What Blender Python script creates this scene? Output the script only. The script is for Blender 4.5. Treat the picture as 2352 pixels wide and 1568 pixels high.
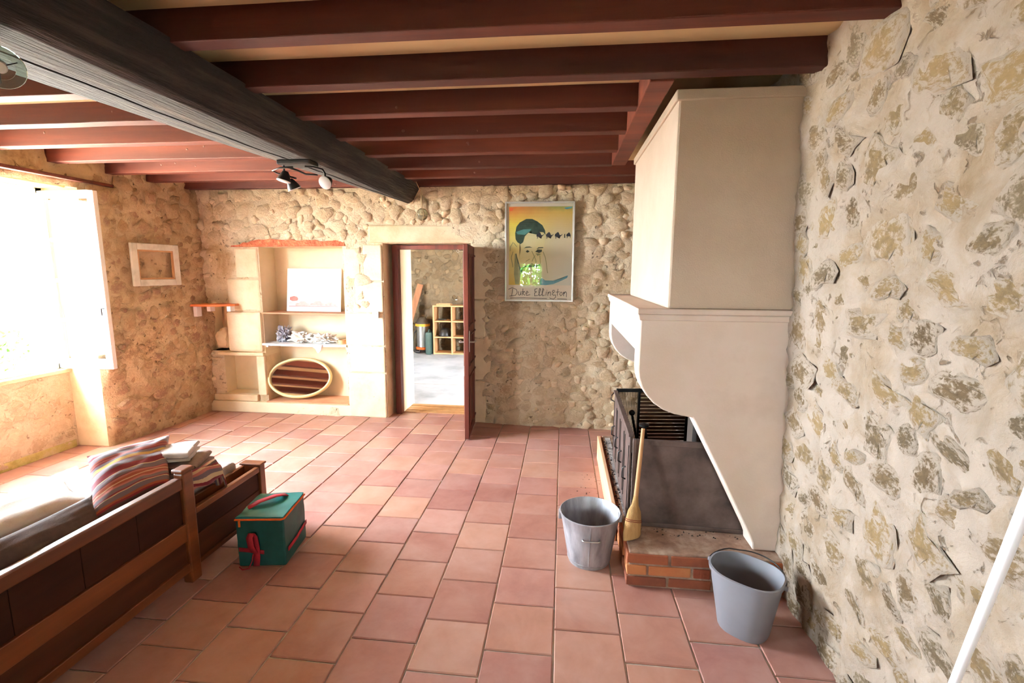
import bpy, bmesh, math, random
from math import sin, cos, pi, radians, sqrt, exp
from mathutils import Vector, Matrix, noise

for o in list(bpy.data.objects):
    bpy.data.objects.remove(o, do_unlink=True)
SC = bpy.context.scene
COL = SC.collection

# ------------------------------------------------------------------ camera
W_PX, H_PX, F_PX = 2352.0, 1568.0, 1085.23
YAW, PITCH, ROLL = 0.106564, 0.147428, 0.006060
CAM_H = 1.6205
fwd = Vector((-sin(YAW) * cos(PITCH), cos(YAW) * cos(PITCH), -sin(PITCH)))
right0 = Vector((cos(YAW), sin(YAW), 0))
up0 = right0.cross(fwd)
right = cos(ROLL) * right0 + sin(ROLL) * up0
up = -sin(ROLL) * right0 + cos(ROLL) * up0
cam_d = bpy.data.cameras.new('camera')
cam = bpy.data.objects.new('camera', cam_d)
COL.objects.link(cam)
mw = Matrix((right, up, -fwd)).transposed().to_4x4()
mw.translation = Vector((0, 0, CAM_H))
cam.matrix_world = mw
cam_d.sensor_fit = 'HORIZONTAL'
cam_d.sensor_width = 36.0
cam_d.lens = 36.0 * F_PX / W_PX
cam_d.clip_start = 0.05
SC.camera = cam

# ------------------------------------------------------------------ sky, light, exposure
SKY_STRENGTH = 122.0
world = bpy.data.worlds.new('sky')
SC.world = world
world.use_nodes = True
bg = world.node_tree.nodes['Background']
bg.inputs[0].default_value = (.80, .905, 1.0, 1)
bg.inputs[1].default_value = SKY_STRENGTH


def portal(name, loc, rot, sx, sy):
    l = bpy.data.lights.new(name, 'AREA')
    l.shape = 'RECTANGLE'
    l.size, l.size_y = sx, sy
    l.cycles.is_portal = True
    o = bpy.data.objects.new(name, l)
    COL.objects.link(o)
    o.location = loc
    o.rotation_euler = rot
    return o


# sky openings: window on the left, rear window, added side and fill windows, opening of the back room
WIN_Y0, WIN_Y1, WIN_Z1 = 2.30, 3.74, 2.30
portal('window_sky_portal', (-4.545, (WIN_Y0 + WIN_Y1) / 2, 1.5), (0, radians(-90), 0), 1.62, WIN_Y1 - WIN_Y0)
REAR_X0, REAR_X1, REAR_Z0, REAR_Z1, REAR_Y = -1.15, -0.52, 1.2, 1.85, -2.6
WB = (-.48, .27, 1.0, 2.1)  # unseen left window, added to light the right wall and fireplace
portal('added_side_window_sky_portal', (-4.60, (WB[0] + WB[1]) / 2, (WB[2] + WB[3]) / 2), (0, radians(-90), 0), WB[3] - WB[2], WB[1] - WB[0])
FILL_WIN = (.40, .80, 1.25, 1.85)  # unseen rear opening, added as soft frontal fill on hood and corbel
portal('added_fill_window_sky_portal', ((FILL_WIN[0] + FILL_WIN[1]) / 2, REAR_Y - .32, (FILL_WIN[2] + FILL_WIN[3]) / 2), (radians(90), 0, 0), FILL_WIN[1] - FILL_WIN[0], FILL_WIN[3] - FILL_WIN[2])
sun_d = bpy.data.lights.new('sun', 'SUN')
sun_d.energy = 680.0
sun_d.angle = radians(1.2)
sun_d.color = (1.0, .98, .96)
sun = bpy.data.objects.new('sun', sun_d)
COL.objects.link(sun)
sun.rotation_euler = Vector((.47, -.33, -.82)).to_track_quat('-Z', 'Y').to_euler()
portal('rear_window_sky_portal', ((REAR_X0 + REAR_X1) / 2, REAR_Y - .32, (REAR_Z0 + REAR_Z1) / 2), (radians(90), 0, 0), REAR_X1 - REAR_X0, REAR_Z1 - REAR_Z0)
portal('back_room_sky_portal', (1.58, 6.35, 1.0), (0, radians(90), 0), 1.9, .8)

SC.view_settings.view_transform = 'Standard'
SC.view_settings.look = 'None'
SC.view_settings.gamma = 1.0
SC.view_settings.use_curve_mapping = False
SC.view_settings.exposure = 0.14
SC.cycles.max_bounces = 10
SC.cycles.diffuse_bounces = 6
SC.cycles.glossy_bounces = 3
SC.cycles.transparent_max_bounces = 12
SC.cycles.caustics_reflective = False
SC.cycles.caustics_refractive = False

R = random.Random(7)


# ------------------------------------------------------------------ helpers: materials
def lin(c):
    def f(x):
        x = x / 255.0
        return x / 12.92 if x <= 0.04045 else ((x + 0.055) / 1.055) ** 2.4
    return (f(c[0]), f(c[1]), f(c[2]), 1.0)


MATS = {}


def new_mat(name):
    m = bpy.data.materials.new(name)
    m.use_nodes = True
    nt = m.node_tree
    return m, nt, nt.nodes['Principled BSDF']


def N(nt, typ, **kw):
    n = nt.nodes.new(typ)
    for k, v in kw.items():
        setattr(n, k, v)
    return n


def math_node(nt, op, a, b=None, clamp=False):
    n = N(nt, 'ShaderNodeMath', operation=op)
    n.use_clamp = clamp
    for i, x in enumerate((a, b)):
        if x is None:
            continue
        if isinstance(x, (int, float)):
            n.inputs[i].default_value = x
        else:
            nt.links.new(x, n.inputs[i])
    return n.outputs[0]


def ramp(nt, fac, cols, pos=None, interp='LINEAR'):
    r = N(nt, 'ShaderNodeValToRGB')
    r.color_ramp.interpolation = interp
    els = r.color_ramp.elements
    n = len(cols)
    while len(els) < n:
        els.new(0.5)
    for i, c in enumerate(cols):
        els[i].position = pos[i] if pos else (i / (n - 1) if n > 1 else 0)
    for i, c in enumerate(cols):
        els[i].color = lin(c)
    nt.links.new(fac, r.inputs[0])
    return r.outputs[0]


def coords(nt, stretch=(1, 1, 1), rnd=True):
    tc = N(nt, 'ShaderNodeTexCoord')
    mp = N(nt, 'ShaderNodeMapping')
    mp.inputs['Scale'].default_value = stretch
    nt.links.new(tc.outputs['Object'], mp.inputs[0])
    oi = None
    if rnd:
        oi = N(nt, 'ShaderNodeObjectInfo')
        sc = N(nt, 'ShaderNodeVectorMath', operation='SCALE')
        sc.inputs[0].default_value = (37.0, 53.0, 71.0)
        nt.links.new(oi.outputs['Random'], sc.inputs['Scale'])
        nt.links.new(sc.outputs[0], mp.inputs['Location'])
    return mp.outputs[0], (oi.outputs['Random'] if oi else None)


def noise_tex(nt, vec, scale, detail=6, rough=.6, dist=0.0):
    n = N(nt, 'ShaderNodeTexNoise')
    n.inputs['Scale'].default_value = scale
    n.inputs['Detail'].default_value = detail
    n.inputs['Roughness'].default_value = rough
    n.inputs['Distortion'].default_value = dist
    nt.links.new(vec, n.inputs['Vector'])
    return n.outputs['Fac']


def bump_to(nt, bs, height, strength, dist=.01):
    b = N(nt, 'ShaderNodeBump')
    b.inputs['Strength'].default_value = strength
    b.inputs['Distance'].default_value = dist
    nt.links.new(height, b.inputs['Height'])
    nt.links.new(b.outputs[0], bs.inputs['Normal'])


def M(name, cols, scale=8, rough=.7, bump=0.0, bscale=60, stretch=(1, 1, 1), rnd=0.0, metal=0.0, spec=.4, lo=.3, hi=.7, detail=6, bdist=.006, coat=0.0):
    if name in MATS:
        return MATS[name]
    m, nt, bs = new_mat(name)
    vec, rv = coords(nt, stretch)
    if len(cols) == 1 and not bump:
        bs.inputs['Base Color'].default_value = lin(cols[0])
    else:
        fac = noise_tex(nt, vec, scale, detail)
        mr = N(nt, 'ShaderNodeMapRange')
        mr.inputs['From Min'].default_value = lo
        mr.inputs['From Max'].default_value = hi
        nt.links.new(fac, mr.inputs[0])
        f = mr.outputs[0]
        if rnd:
            f = math_node(nt, 'ADD', math_node(nt, 'MULTIPLY', f, 1 - rnd), math_node(nt, 'MULTIPLY', rv, rnd))
        c = ramp(nt, f, cols if len(cols) > 1 else cols * 2)
        nt.links.new(c, bs.inputs['Base Color'])
        if bump:
            bump_to(nt, bs, noise_tex(nt, vec, bscale, 5), bump, bdist)
    bs.inputs['Roughness'].default_value = rough
    bs.inputs['Metallic'].default_value = metal
    bs.inputs['Specular IOR Level'].default_value = spec
    if coat:
        bs.inputs['Coat Weight'].default_value = coat
        bs.inputs['Coat Roughness'].default_value = .25
    MATS[name] = m
    return m


def mortar_mat(name, light, mid, dark, pit=.12, bd=.012):
    """lime mortar smeared over rubble: pale, with ochre stains and small dark pits"""
    m, nt, bs = new_mat(name)
    vec, _ = coords(nt, rnd=False)
    a = noise_tex(nt, vec, 3.2, 8, .65, .4)
    base = ramp(nt, a, [dark, mid, light, light], [.30, .43, .55, 1])
    b = noise_tex(nt, vec, 11, 8, .7, .8)
    mx = N(nt, 'ShaderNodeMix', data_type='RGBA')
    nt.links.new(math_node(nt, 'MULTIPLY', math_node(nt, 'SUBTRACT', .43, b), 4.5, True), mx.inputs[0])
    nt.links.new(base, mx.inputs[6])
    mx.inputs[7].default_value = lin(dark)
    vo = N(nt, 'ShaderNodeTexVoronoi')
    vo.inputs['Scale'].default_value = 13
    wv = N(nt, 'ShaderNodeVectorMath', operation='ADD')
    nz = N(nt, 'ShaderNodeTexNoise')
    nz.inputs['Scale'].default_value = 25
    nt.links.new(vec, nz.inputs['Vector'])
    sc = N(nt, 'ShaderNodeVectorMath', operation='SCALE')
    sc.inputs['Scale'].default_value = .06
    nt.links.new(nz.outputs['Color'], sc.inputs[0])
    nt.links.new(vec, wv.inputs[0])
    nt.links.new(sc.outputs[0], wv.inputs[1])
    nt.links.new(wv.outputs[0], vo.inputs['Vector'])
    p = math_node(nt, 'MULTIPLY', math_node(nt, 'SUBTRACT', pit, vo.outputs['Distance']), 14, True)
    mk = math_node(nt, 'GREATER_THAN', noise_tex(nt, vec, 2.1, 3), .5)
    p = math_node(nt, 'MULTIPLY', p, mk)
    q = math_node(nt, 'MULTIPLY', math_node(nt, 'SUBTRACT', noise_tex(nt, vec, 17, 5, .55, 1.2), .615), 12, True)
    q = math_node(nt, 'MULTIPLY', q, math_node(nt, 'MULTIPLY', math_node(nt, 'SUBTRACT', noise_tex(nt, vec, 1.7, 4), .36), 5, True))
    p = math_node(nt, 'MAXIMUM', p, q)
    mx2 = N(nt, 'ShaderNodeMix', data_type='RGBA')
    nt.links.new(math_node(nt, 'MULTIPLY', p, .8), mx2.inputs[0])
    nt.links.new(mx.outputs[2], mx2.inputs[6])
    mx2.inputs[7].default_value = lin((112, 92, 70))
    nt.links.new(mx2.outputs[2], bs.inputs['Base Color'])
    h = math_node(nt, 'SUBTRACT', math_node(nt, 'ADD', math_node(nt, 'MULTIPLY', b, 1.2), math_node(nt, 'MULTIPLY', noise_tex(nt, vec, 70, 4), .35)), math_node(nt, 'MULTIPLY', p, .7))
    bump_to(nt, bs, h, .8, bd)
    bs.inputs['Roughness'].default_value = .95
    bs.inputs['Specular IOR Level'].default_value = .15
    return m


def stone_mat(name, cols, mortar, cut=.62, bd=.012):
    """rubble stone; its rim is smeared over with mortar (attribute rad: 0 centre, 1 rim)"""
    m, nt, bs = new_mat(name)
    vec, rv = coords(nt)
    n1 = noise_tex(nt, vec, 2.4, 8, .7, .5)
    f = math_node(nt, 'ADD', math_node(nt, 'MULTIPLY', rv, .75), math_node(nt, 'MULTIPLY', math_node(nt, 'SUBTRACT', n1, .3), .55))
    col = ramp(nt, f, cols)
    at = N(nt, 'ShaderNodeAttribute', attribute_name='rad')
    n2 = noise_tex(nt, vec, 3.5, 7, .7, .3)
    k = math_node(nt, 'ADD', math_node(nt, 'MULTIPLY', at.outputs['Fac'], .62), math_node(nt, 'MULTIPLY', math_node(nt, 'SUBTRACT', n2, .42), 2.6))
    k = math_node(nt, 'MULTIPLY', math_node(nt, 'SUBTRACT', k, cut), 3.0, True)
    mx = N(nt, 'ShaderNodeMix', data_type='RGBA')
    nt.links.new(k, mx.inputs[0])
    nt.links.new(col, mx.inputs[6])
    mx.inputs[7].default_value = lin(mortar)
    nt.links.new(mx.outputs[2], bs.inputs['Base Color'])
    bump_to(nt, bs, math_node(nt, 'ADD', n1, math_node(nt, 'MULTIPLY', n2, .6)), .8, bd)
    bs.inputs['Roughness'].default_value = .93
    bs.inputs['Specular IOR Level'].default_value = .15
    return m


def glass_mat(name, tint=(253, 254, 253), refl=.9):
    """thin pane: clear transmission plus a Fresnel mirror reflection"""
    m = bpy.data.materials.new(name)
    m.use_nodes = True
    nt = m.node_tree
    nt.nodes.clear()
    out = N(nt, 'ShaderNodeOutputMaterial')
    tr = N(nt, 'ShaderNodeBsdfTransparent')
    tr.inputs[0].default_value = lin(tint)
    gl = N(nt, 'ShaderNodeBsdfGlossy')
    gl.inputs['Roughness'].default_value = .01
    gl.inputs['Color'].default_value = (refl, refl, refl, 1)
    lw = N(nt, 'ShaderNodeLayerWeight')
    lw.inputs[0].default_value = .5
    fac = math_node(nt, 'ADD', .035, math_node(nt, 'MULTIPLY', math_node(nt, 'POWER', lw.outputs['Facing'], 5.0), .9))
    mx = N(nt, 'ShaderNodeMixShader')
    nt.links.new(fac, mx.inputs[0])
    nt.links.new(tr.outputs[0], mx.inputs[1])
    nt.links.new(gl.outputs[0], mx.inputs[2])
    nt.links.new(mx.outputs[0], out.inputs[0])
    return m


def stripe_mat(name, stops, base_rough=.9):
    """woven stripes across the v direction of the cloth's UV map"""
    m, nt, bs = new_mat(name)
    uv = N(nt, 'ShaderNodeUVMap', uv_map='uv')
    sp = N(nt, 'ShaderNodeSeparateXYZ')
    nt.links.new(uv.outputs[0], sp.inputs[0])
    c = ramp(nt, sp.outputs[1], [s[1] for s in stops], [s[0] for s in stops], 'CONSTANT')
    nt.links.new(c, bs.inputs['Base Color'])
    vec, _ = coords(nt)
    bump_to(nt, bs, noise_tex(nt, vec, 220, 2), .25, .002)
    bs.inputs['Roughness'].default_value = base_rough
    bs.inputs['Specular IOR Level'].default_value = .15
    bs.inputs['Sheen Weight'].default_value = .2
    return m


# ------------------------------------------------------------------ helpers: meshes and objects
class MB:
    def __init__(self):
        self.v, self.f, self.uv = [], [], {}

    def add(self, vs, fs):
        k = len(self.v)
        self.v += [Vector(p) for p in vs]
        self.f += [tuple(i + k for i in f) for f in fs]
        return k

    def box(self, x0, x1, y0, y1, z0, z1, mat=None):
        vs = [Vector((x, y, z)) for z in (z0, z1) for y in (y0, y1) for x in (x0, x1)]
        if mat:
            vs = [mat @ p for p in vs]
        self.add(vs, [(0, 2, 3, 1), (4, 5, 7, 6), (0, 1, 5, 4), (2, 6, 7, 3), (0, 4, 6, 2), (1, 3, 7, 5)])
        return self

    def prism(self, poly, fn, a, b):
        """polygon (p, q) pairs swept from a to b; fn(p, q, t) gives the point"""
        n = len(poly)
        self.add([fn(p, q, a) for p, q in poly] + [fn(p, q, b) for p, q in poly],
                 [tuple(range(n))[::-1], tuple(range(n, 2 * n))] + [(i, (i + 1) % n, n + (i + 1) % n, n + i) for i in range(n)])
        return self

    def tube(self, path, r, n=8, caps=True, closed=False, flat=None):
        path = [Vector(p) for p in path]
        L = len(path)
        rr = r if isinstance(r, (list, tuple)) else [r] * L
        vs, prev = [], None
        for i, p in enumerate(path):
            if closed:
                t = path[(i + 1) % L] - path[i - 1]
            else:
                t = path[min(i + 1, L - 1)] - path[max(i - 1, 0)]
            t = t.normalized() if t.length > 1e-9 else Vector((0, 0, 1))
            if prev is None:
                ref = Vector((0, 0, 1)) if abs(t.z) < .9 else Vector((1, 0, 0))
                a = t.cross(ref).normalized()
            else:
                a = (prev - t * prev.dot(t))
                a = a.normalized() if a.length > 1e-6 else t.orthogonal().normalized()
            prev = a
            b = t.cross(a)
            for k in range(n):
                an = 2 * pi * k / n
                q = a * cos(an) * rr[i] + b * sin(an) * rr[i] * (flat if flat else 1)
                vs.append(p + q)
        fs = []
        for i in range(L if closed else L - 1):
            j = (i + 1) % L
            for k in range(n):
                fs.append((i * n + k, i * n + (k + 1) % n, j * n + (k + 1) % n, j * n + k))
        if caps and not closed:
            fs.append(tuple(range(n))[::-1])
            fs.append(tuple((L - 1) * n + k for k in range(n)))
        self.add(vs, fs)
        return self

    def lathe(self, prof, n=24, c=(0, 0, 0), sx=1, sy=1, mat=None):
        c = Vector(c)
        vs = []
        for r, z in prof:
            for k in range(n):
                a = 2 * pi * k / n
                p = Vector((r * cos(a) * sx, r * sin(a) * sy, z))
                vs.append((mat @ p if mat else p) + c)
        fs = []
        for i in range(len(prof) - 1):
            for k in range(n):
                fs.append((i * n + k, i * n + (k + 1) % n, (i + 1) * n + (k + 1) % n, (i + 1) * n + k))
        if prof[0][0] > 1e-6:
            fs.append(tuple(range(n))[::-1])
        if prof[-1][0] > 1e-6:
            fs.append(tuple((len(prof) - 1) * n + k for k in range(n)))
        self.add(vs, fs)
        return self

    def build(self, name, mat, parent=None, smooth=None, bevel=0, seg=2, recalc=True):
        me = bpy.data.meshes.new(name)
        me.from_pydata([tuple(p) for p in self.v], [], self.f)
        if recalc:
            bm = bmesh.new()
            bm.from_mesh(me)
            bmesh.ops.remove_doubles(bm, verts=bm.verts, dist=1e-6)
            bmesh.ops.recalc_face_normals(bm, faces=bm.faces)
            bm.to_mesh(me)
            bm.free()
        me.update()
        return link(name, me, mat, parent, smooth, bevel, seg)


def link(name, me, mat, parent=None, smooth=None, bevel=0, seg=2):
    if mat and not me.materials:
        me.materials.append(mat)
    if smooth is not None:
        for p in me.polygons:
            p.use_smooth = True
        if smooth < 179:
            me.set_sharp_from_angle(angle=radians(smooth))
    o = bpy.data.objects.new(name, me)
    COL.objects.link(o)
    if parent is not None:
        o.parent = parent
    if bevel:
        b = o.modifiers.new('bevel', 'BEVEL')
        b.width = bevel
        b.segments = seg
        b.limit_method = 'ANGLE'
        b.angle_limit = radians(40)
    return o


def tag(o, label=None, cat=None, group=None, kind=None):
    if label:
        o['label'] = label
    if cat:
        o['category'] = cat
    if group:
        o['group'] = group
    if kind:
        o['kind'] = kind
    return o


def thing(name, label, cat, loc=(0, 0, 0), rz=0.0, group=None, kind=None):
    o = bpy.data.objects.new(name, None)
    o.empty_display_size = .1
    COL.objects.link(o)
    o.location = loc
    o.rotation_euler = (0, 0, rz)
    return tag(o, label, cat, group, kind)


def bx(name, dims, mat, parent=None, bevel=0.003, m=None):
    return MB().box(*dims, mat=m).build(name, mat, parent, bevel=bevel)


def fr(x, y, z, s=1.0, o=4):
    return noise.fractal(Vector((x * s, y * s, z * s)), 1.0, 2.0, o)


# ------------------------------------------------------------------ materials
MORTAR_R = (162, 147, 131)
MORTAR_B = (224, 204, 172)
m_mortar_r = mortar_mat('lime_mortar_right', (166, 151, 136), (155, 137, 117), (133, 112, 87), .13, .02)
m_mortar_b = mortar_mat('lime_mortar_back', (226, 208, 178), (212, 190, 156), (180, 152, 114), .16, .03)
m_mortar_l = mortar_mat('lime_mortar_left', (204, 178, 142), (184, 156, 120), (136, 108, 76), .18, .028)
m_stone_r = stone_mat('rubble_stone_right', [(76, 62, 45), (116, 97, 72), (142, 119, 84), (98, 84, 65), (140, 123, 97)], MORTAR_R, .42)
m_stone_b = stone_mat('rubble_stone_back', [(182, 156, 122), (206, 182, 148), (220, 200, 168), (204, 178, 144), (216, 192, 162)], MORTAR_B, .48, .022)
m_stone_l = stone_mat('rubble_stone_left', [(132, 106, 80), (166, 136, 102), (190, 160, 122), (160, 124, 102), (180, 154, 120)], (190, 164, 128), .5, .02)
m_ashlar = M('dressed_limestone', [(200, 174, 136), (222, 202, 168), (232, 216, 188)], 5, .93, .5, 45, rnd=.3, spec=.15)
m_plaster = M('cream_plaster', [(216, 198, 164), (230, 214, 184)], 3, .95, .15, 120, spec=.15)
m_hood = M('hood_roughcast', [(186, 166, 146), (200, 182, 162)], 2.5, .95, .55, 150, spec=.15, bdist=.004)
m_corbel = M('fireplace_stone', [(202, 180, 164), (216, 198, 184), (210, 190, 172)], 2.2, .9, .12, 90, spec=.2)
m_joist = M('stained_joist_pine', [(40, 14, 9), (62, 25, 16), (94, 44, 28)], 4, .65, .15, 40, stretch=(.12, 1.6, 1.6), rnd=.35, spec=.2)
m_knot = M('knot_wood', [(62, 34, 24), (80, 44, 30)], 20, .7)
m_beam = M('old_oak_beam', [(17, 14, 12), (30, 25, 21), (66, 57, 50)], 5, .85, .9, 22, stretch=(3, .25, 3), bdist=.02)
m_boards = M('cream_ceiling_boards', [(196, 168, 124), (214, 188, 146)], 2, .9, .1, 30, stretch=(.3, 2, 1))
m_grout = M('tile_grout', [(168, 156, 144), (200, 190, 178)], 14, .95, .4, 90, spec=.1)
m_wood_settee = M('varnished_settee_wood', [(78, 40, 17), (106, 56, 24), (128, 70, 32)], 5, .42, .08, 40, stretch=(2.2, .18, 2.2), rnd=.25, coat=.25)
m_panel_settee = M('settee_panel_wood', [(42, 21, 11), (60, 31, 17)], 5, .6, .06, 40, stretch=(2.2, .2, 2.2), spec=.15)
m_dark_settee = M('settee_lower_board', [(62, 33, 17), (84, 46, 24)], 5, .6, .06, 40, stretch=(2.2, .2, 2.2), spec=.2)
m_door = M('dark_red_door_wood', [(70, 30, 22), (92, 40, 28), (110, 52, 36)], 6, .5, .12, 40, stretch=(2, 2, .2))
m_white = M('white_paint', [(236, 236, 232), (244, 244, 240)], 4, .45)
m_white_plastic = M('white_plastic', [(240, 240, 240)], 4, .35)
m_black = M('black_metal', [(26, 24, 24), (40, 36, 34)], 12, .45, metal=.2)
m_iron = M('brown_painted_iron', [(66, 54, 50), (92, 76, 70), (112, 94, 88)], 6, .6, .25, 80, metal=.15)
m_soot = M('soot', [(20, 18, 17), (44, 38, 34)], 5, .95, .6, 30)
m_ash = M('ash_and_cinders', [(60, 56, 54), (150, 146, 144), (200, 196, 192)], 22, .95, .8, 60)
m_zinc = M('galvanised_zinc', [(128, 128, 132), (166, 166, 172), (192, 192, 198)], 7, .42, .12, 50, stretch=(2, 2, .5), metal=.35)
m_grey_plastic = M('grey_plastic', [(116, 116, 122), (128, 128, 134)], 3, .45)
m_straw = M('broom_straw', [(158, 118, 70), (188, 148, 94)], 8, .8, .8, 60, stretch=(6, 6, .4))
m_handle = M('pale_wood_handle', [(172, 126, 82), (194, 148, 102)], 6, .55, stretch=(3, 3, .3))
m_plank = M('raw_pine_plank', [(206, 156, 118), (226, 184, 146)], 4, .8, .2, 40, stretch=(3, .3, 3))
m_teal = M('teal_nylon', [(15, 64, 62), (25, 82, 78)], 10, .5, .3, 320, bdist=.001)
m_teal_top = M('teal_vinyl_lid', [(26, 100, 98), (44, 128, 126)], 4, .3, .1, 14, bdist=.01)
m_red = M('red_webbing', [(150, 24, 40), (172, 34, 52)], 20, .7, .3, 240, bdist=.001)
m_orange = M('orange_zip', [(206, 84, 20), (226, 104, 30)], 30, .6, .4, 300, bdist=.001)
m_brick = M('hearth_brick', [(104, 52, 38), (156, 80, 50), (186, 120, 76), (124, 70, 52), (172, 98, 60)], 7, .92, .6, 60, rnd=.85)
m_brick_mortar = M('brick_mortar', [(120, 92, 76), (146, 118, 100), (176, 154, 136)], 12, .95, .6, 70)
m_concrete = M('concrete_floor', [(156, 158, 164), (182, 184, 190), (196, 196, 200)], 2.2, .85, .15, 60)
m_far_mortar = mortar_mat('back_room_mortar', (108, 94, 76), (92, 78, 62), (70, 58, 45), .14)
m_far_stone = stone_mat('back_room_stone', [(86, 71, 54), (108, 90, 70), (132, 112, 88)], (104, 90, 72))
m_glass = glass_mat('clear_glass')
m_cream_lacquer = M('cream_lacquer', [(238, 220, 160), (244, 230, 176)], 4, .4)
m_mirror = M('mirror_silver', [(235, 235, 235)], 4, .02, metal=1.0)
m_mattress = M('grey_mattress', [(150, 140, 136), (170, 160, 156)], 30, .95, .3, 260, bdist=.002)
m_brown_cloth = M('brown_cloth', [(70, 56, 52), (92, 76, 70)], 14, .95, .4, 180, bdist=.002)
m_cream_cloth = M('cream_floral_cloth', [(150, 112, 84), (206, 190, 172), (222, 212, 200), (224, 216, 206)], 9, .95, .3, 180, bdist=.002, lo=.25, hi=.6)
m_taupe = M('taupe_blanket', [(128, 112, 104), (150, 134, 126)], 18, .95, .5, 200, bdist=.003)
m_pale_blanket = M('pale_blanket', [(196, 188, 182), (214, 208, 204)], 18, .95, .4, 200, bdist=.003)
m_leaf = M('leaf_green', [(60, 120, 50), (110, 170, 80)], 6, .6, rnd=.6)
m_lawn = M('pale_gravel', [(176, 168, 150), (200, 192, 174)], 3, .95, .5, 40)
m_moss = M('mossy_stone', [(150, 140, 70), (190, 176, 110), (206, 190, 150)], 9, .95, .6, 60)
m_canvas = M('cotton_canvas', [(240, 240, 240)], 4, .9)


# terracotta tiles: each its own shade, dusty sheen
def tile_mat():
    m, nt, bs = new_mat('terracotta_tile')
    vec, rv = coords(nt)
    c1 = ramp(nt, rv, [(144, 94, 86), (166, 116, 102), (184, 140, 118), (156, 104, 96), (174, 126, 116), (140, 90, 88), (180, 132, 110), (158, 110, 99)])
    n1 = noise_tex(nt, vec, 5, 7, .65, .4)
    c2 = ramp(nt, n1, [(136, 89, 80), (171, 126, 113), (190, 155, 144)], [.3, .5, .72])
    mx = N(nt, 'ShaderNodeMix', data_type='RGBA')
    mx.inputs[0].default_value = .38
    nt.links.new(c1, mx.inputs[6])
    nt.links.new(c2, mx.inputs[7])
    dust = math_node(nt, 'MULTIPLY', math_node(nt, 'SUBTRACT', noise_tex(nt, vec, 2.2, 5, .6), .45), 1.6, True)
    mx2 = N(nt, 'ShaderNodeMix', data_type='RGBA')
    nt.links.new(math_node(nt, 'MULTIPLY', dust, .6), mx2.inputs[0])
    nt.links.new(mx.outputs[2], mx2.inputs[6])
    mx2.inputs[7].default_value = lin((200, 176, 168))
    nt.links.new(mx2.outputs[2], bs.inputs['Base Color'])
    rr = math_node(nt, 'ADD', .30, math_node(nt, 'MULTIPLY', n1, .28))
    nt.links.new(rr, bs.inputs['Roughness'])
    bs.inputs['Specular IOR Level'].default_value = .4
    bump_to(nt, bs, math_node(nt, 'ADD', n1, math_node(nt, 'MULTIPLY', noise_tex(nt, vec, 60, 3), .25)), .12, .01)
    return m


m_tile = tile_mat()


# ------------------------------------------------------------------ rubble walls
def smooth01(x):
    x = max(0.0, min(1.0, x))
    return x * x * (3 - 2 * x)


def grid_axis(a, b, step, marks):
    ks = sorted(set([a, b] + [m for m in marks if a < m < b]))
    out = [a]
    for p, q in zip(ks, ks[1:]):
        n = max(1, int(round((q - p) / step)))
        out += [p + (q - p) * i / n for i in range(1, n + 1)]
    return out


def hole_dist(u, v, holes):
    d = 9.0
    for (a, b, c, e) in holes:
        du = max(a - u, 0, u - b)
        dv = max(c - v, 0, v - e)
        d = min(d, sqrt(du * du + dv * dv))
    return d


def wall_fn(seed, amp, holes, s1=6.0, calm=()):
    def d(u, v):
        n = .55 * fr(u, v, seed, s1, 4) + .45 * fr(u, v, seed + 9, s1 * 2.6, 3)
        n = amp * max(0.0, .5 + .6 * n)
        n *= smooth01(hole_dist(u, v, holes) / .05)
        if calm:
            n *= .35 + .65 * smooth01(hole_dist(u, v, calm) / .12)
        return n
    return d


def wall_mesh(name, fn, d, ur, vr, step, holes, mat, parent=None):
    us = grid_axis(ur[0], ur[1], step, [h[0] for h in holes] + [h[1] for h in holes])
    vs = grid_axis(vr[0], vr[1], step, [h[2] for h in holes] + [h[3] for h in holes])
    nu, nv = len(us), len(vs)
    pts = [fn(u, v, d(u, v)) for v in vs for u in us]
    fs = []
    for j in range(nv - 1):
        vc = (vs[j] + vs[j + 1]) / 2
        for i in range(nu - 1):
            uc = (us[i] + us[i + 1]) / 2
            if any(a < uc < b and c < vc < e for a, b, c, e in holes):
                continue
            k = j * nu + i
            fs.append((k, k + 1, k + nu + 1, k + nu))
    me = bpy.data.meshes.new(name)
    me.from_pydata([tuple(p) for p in pts], [], fs)
    me.update()
    return link(name, me, mat, parent, smooth=180)


STONES = []
for s in range(9):
    rr = random.Random(100 + s)
    n = 9
    amps = [rr.uniform(-.24, .24) for _ in range(3)]
    phs = [rr.uniform(0, 6.28) for _ in range(3)]
    rings = [(.0, 1.0), (.5, .92), (.86, .55), (1.08, -.35)]
    vs, rad = [(0, 0, 1.0)], [0.0]
    fs = []
    for q, (r_, h_) in enumerate(rings[1:]):
        for k in range(n):
            a = 2 * pi * (k + .5 * (q % 2)) / n
            w = max(.55, 1 + sum(amps[t] * sin((t + 2) * a + phs[t]) for t in range(3)) + rr.uniform(-.09, .09))
            vs.append((cos(a) * r_ * w, sin(a) * r_ * w, h_ + (rr.uniform(-.26, .22) if q < 2 else 0)))
            rad.append(r_)
    for k in range(n):
        fs.append((0, 1 + k, 1 + (k + 1) % n))
    for q in range(2):
        b0, b1 = 1 + q * n, 1 + (q + 1) * n
        for k in range(n):
            fs.append((b0 + k, b1 + k, b1 + (k + 1) % n, b0 + (k + 1) % n))
    STONES.append((vs, fs, rad))


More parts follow.
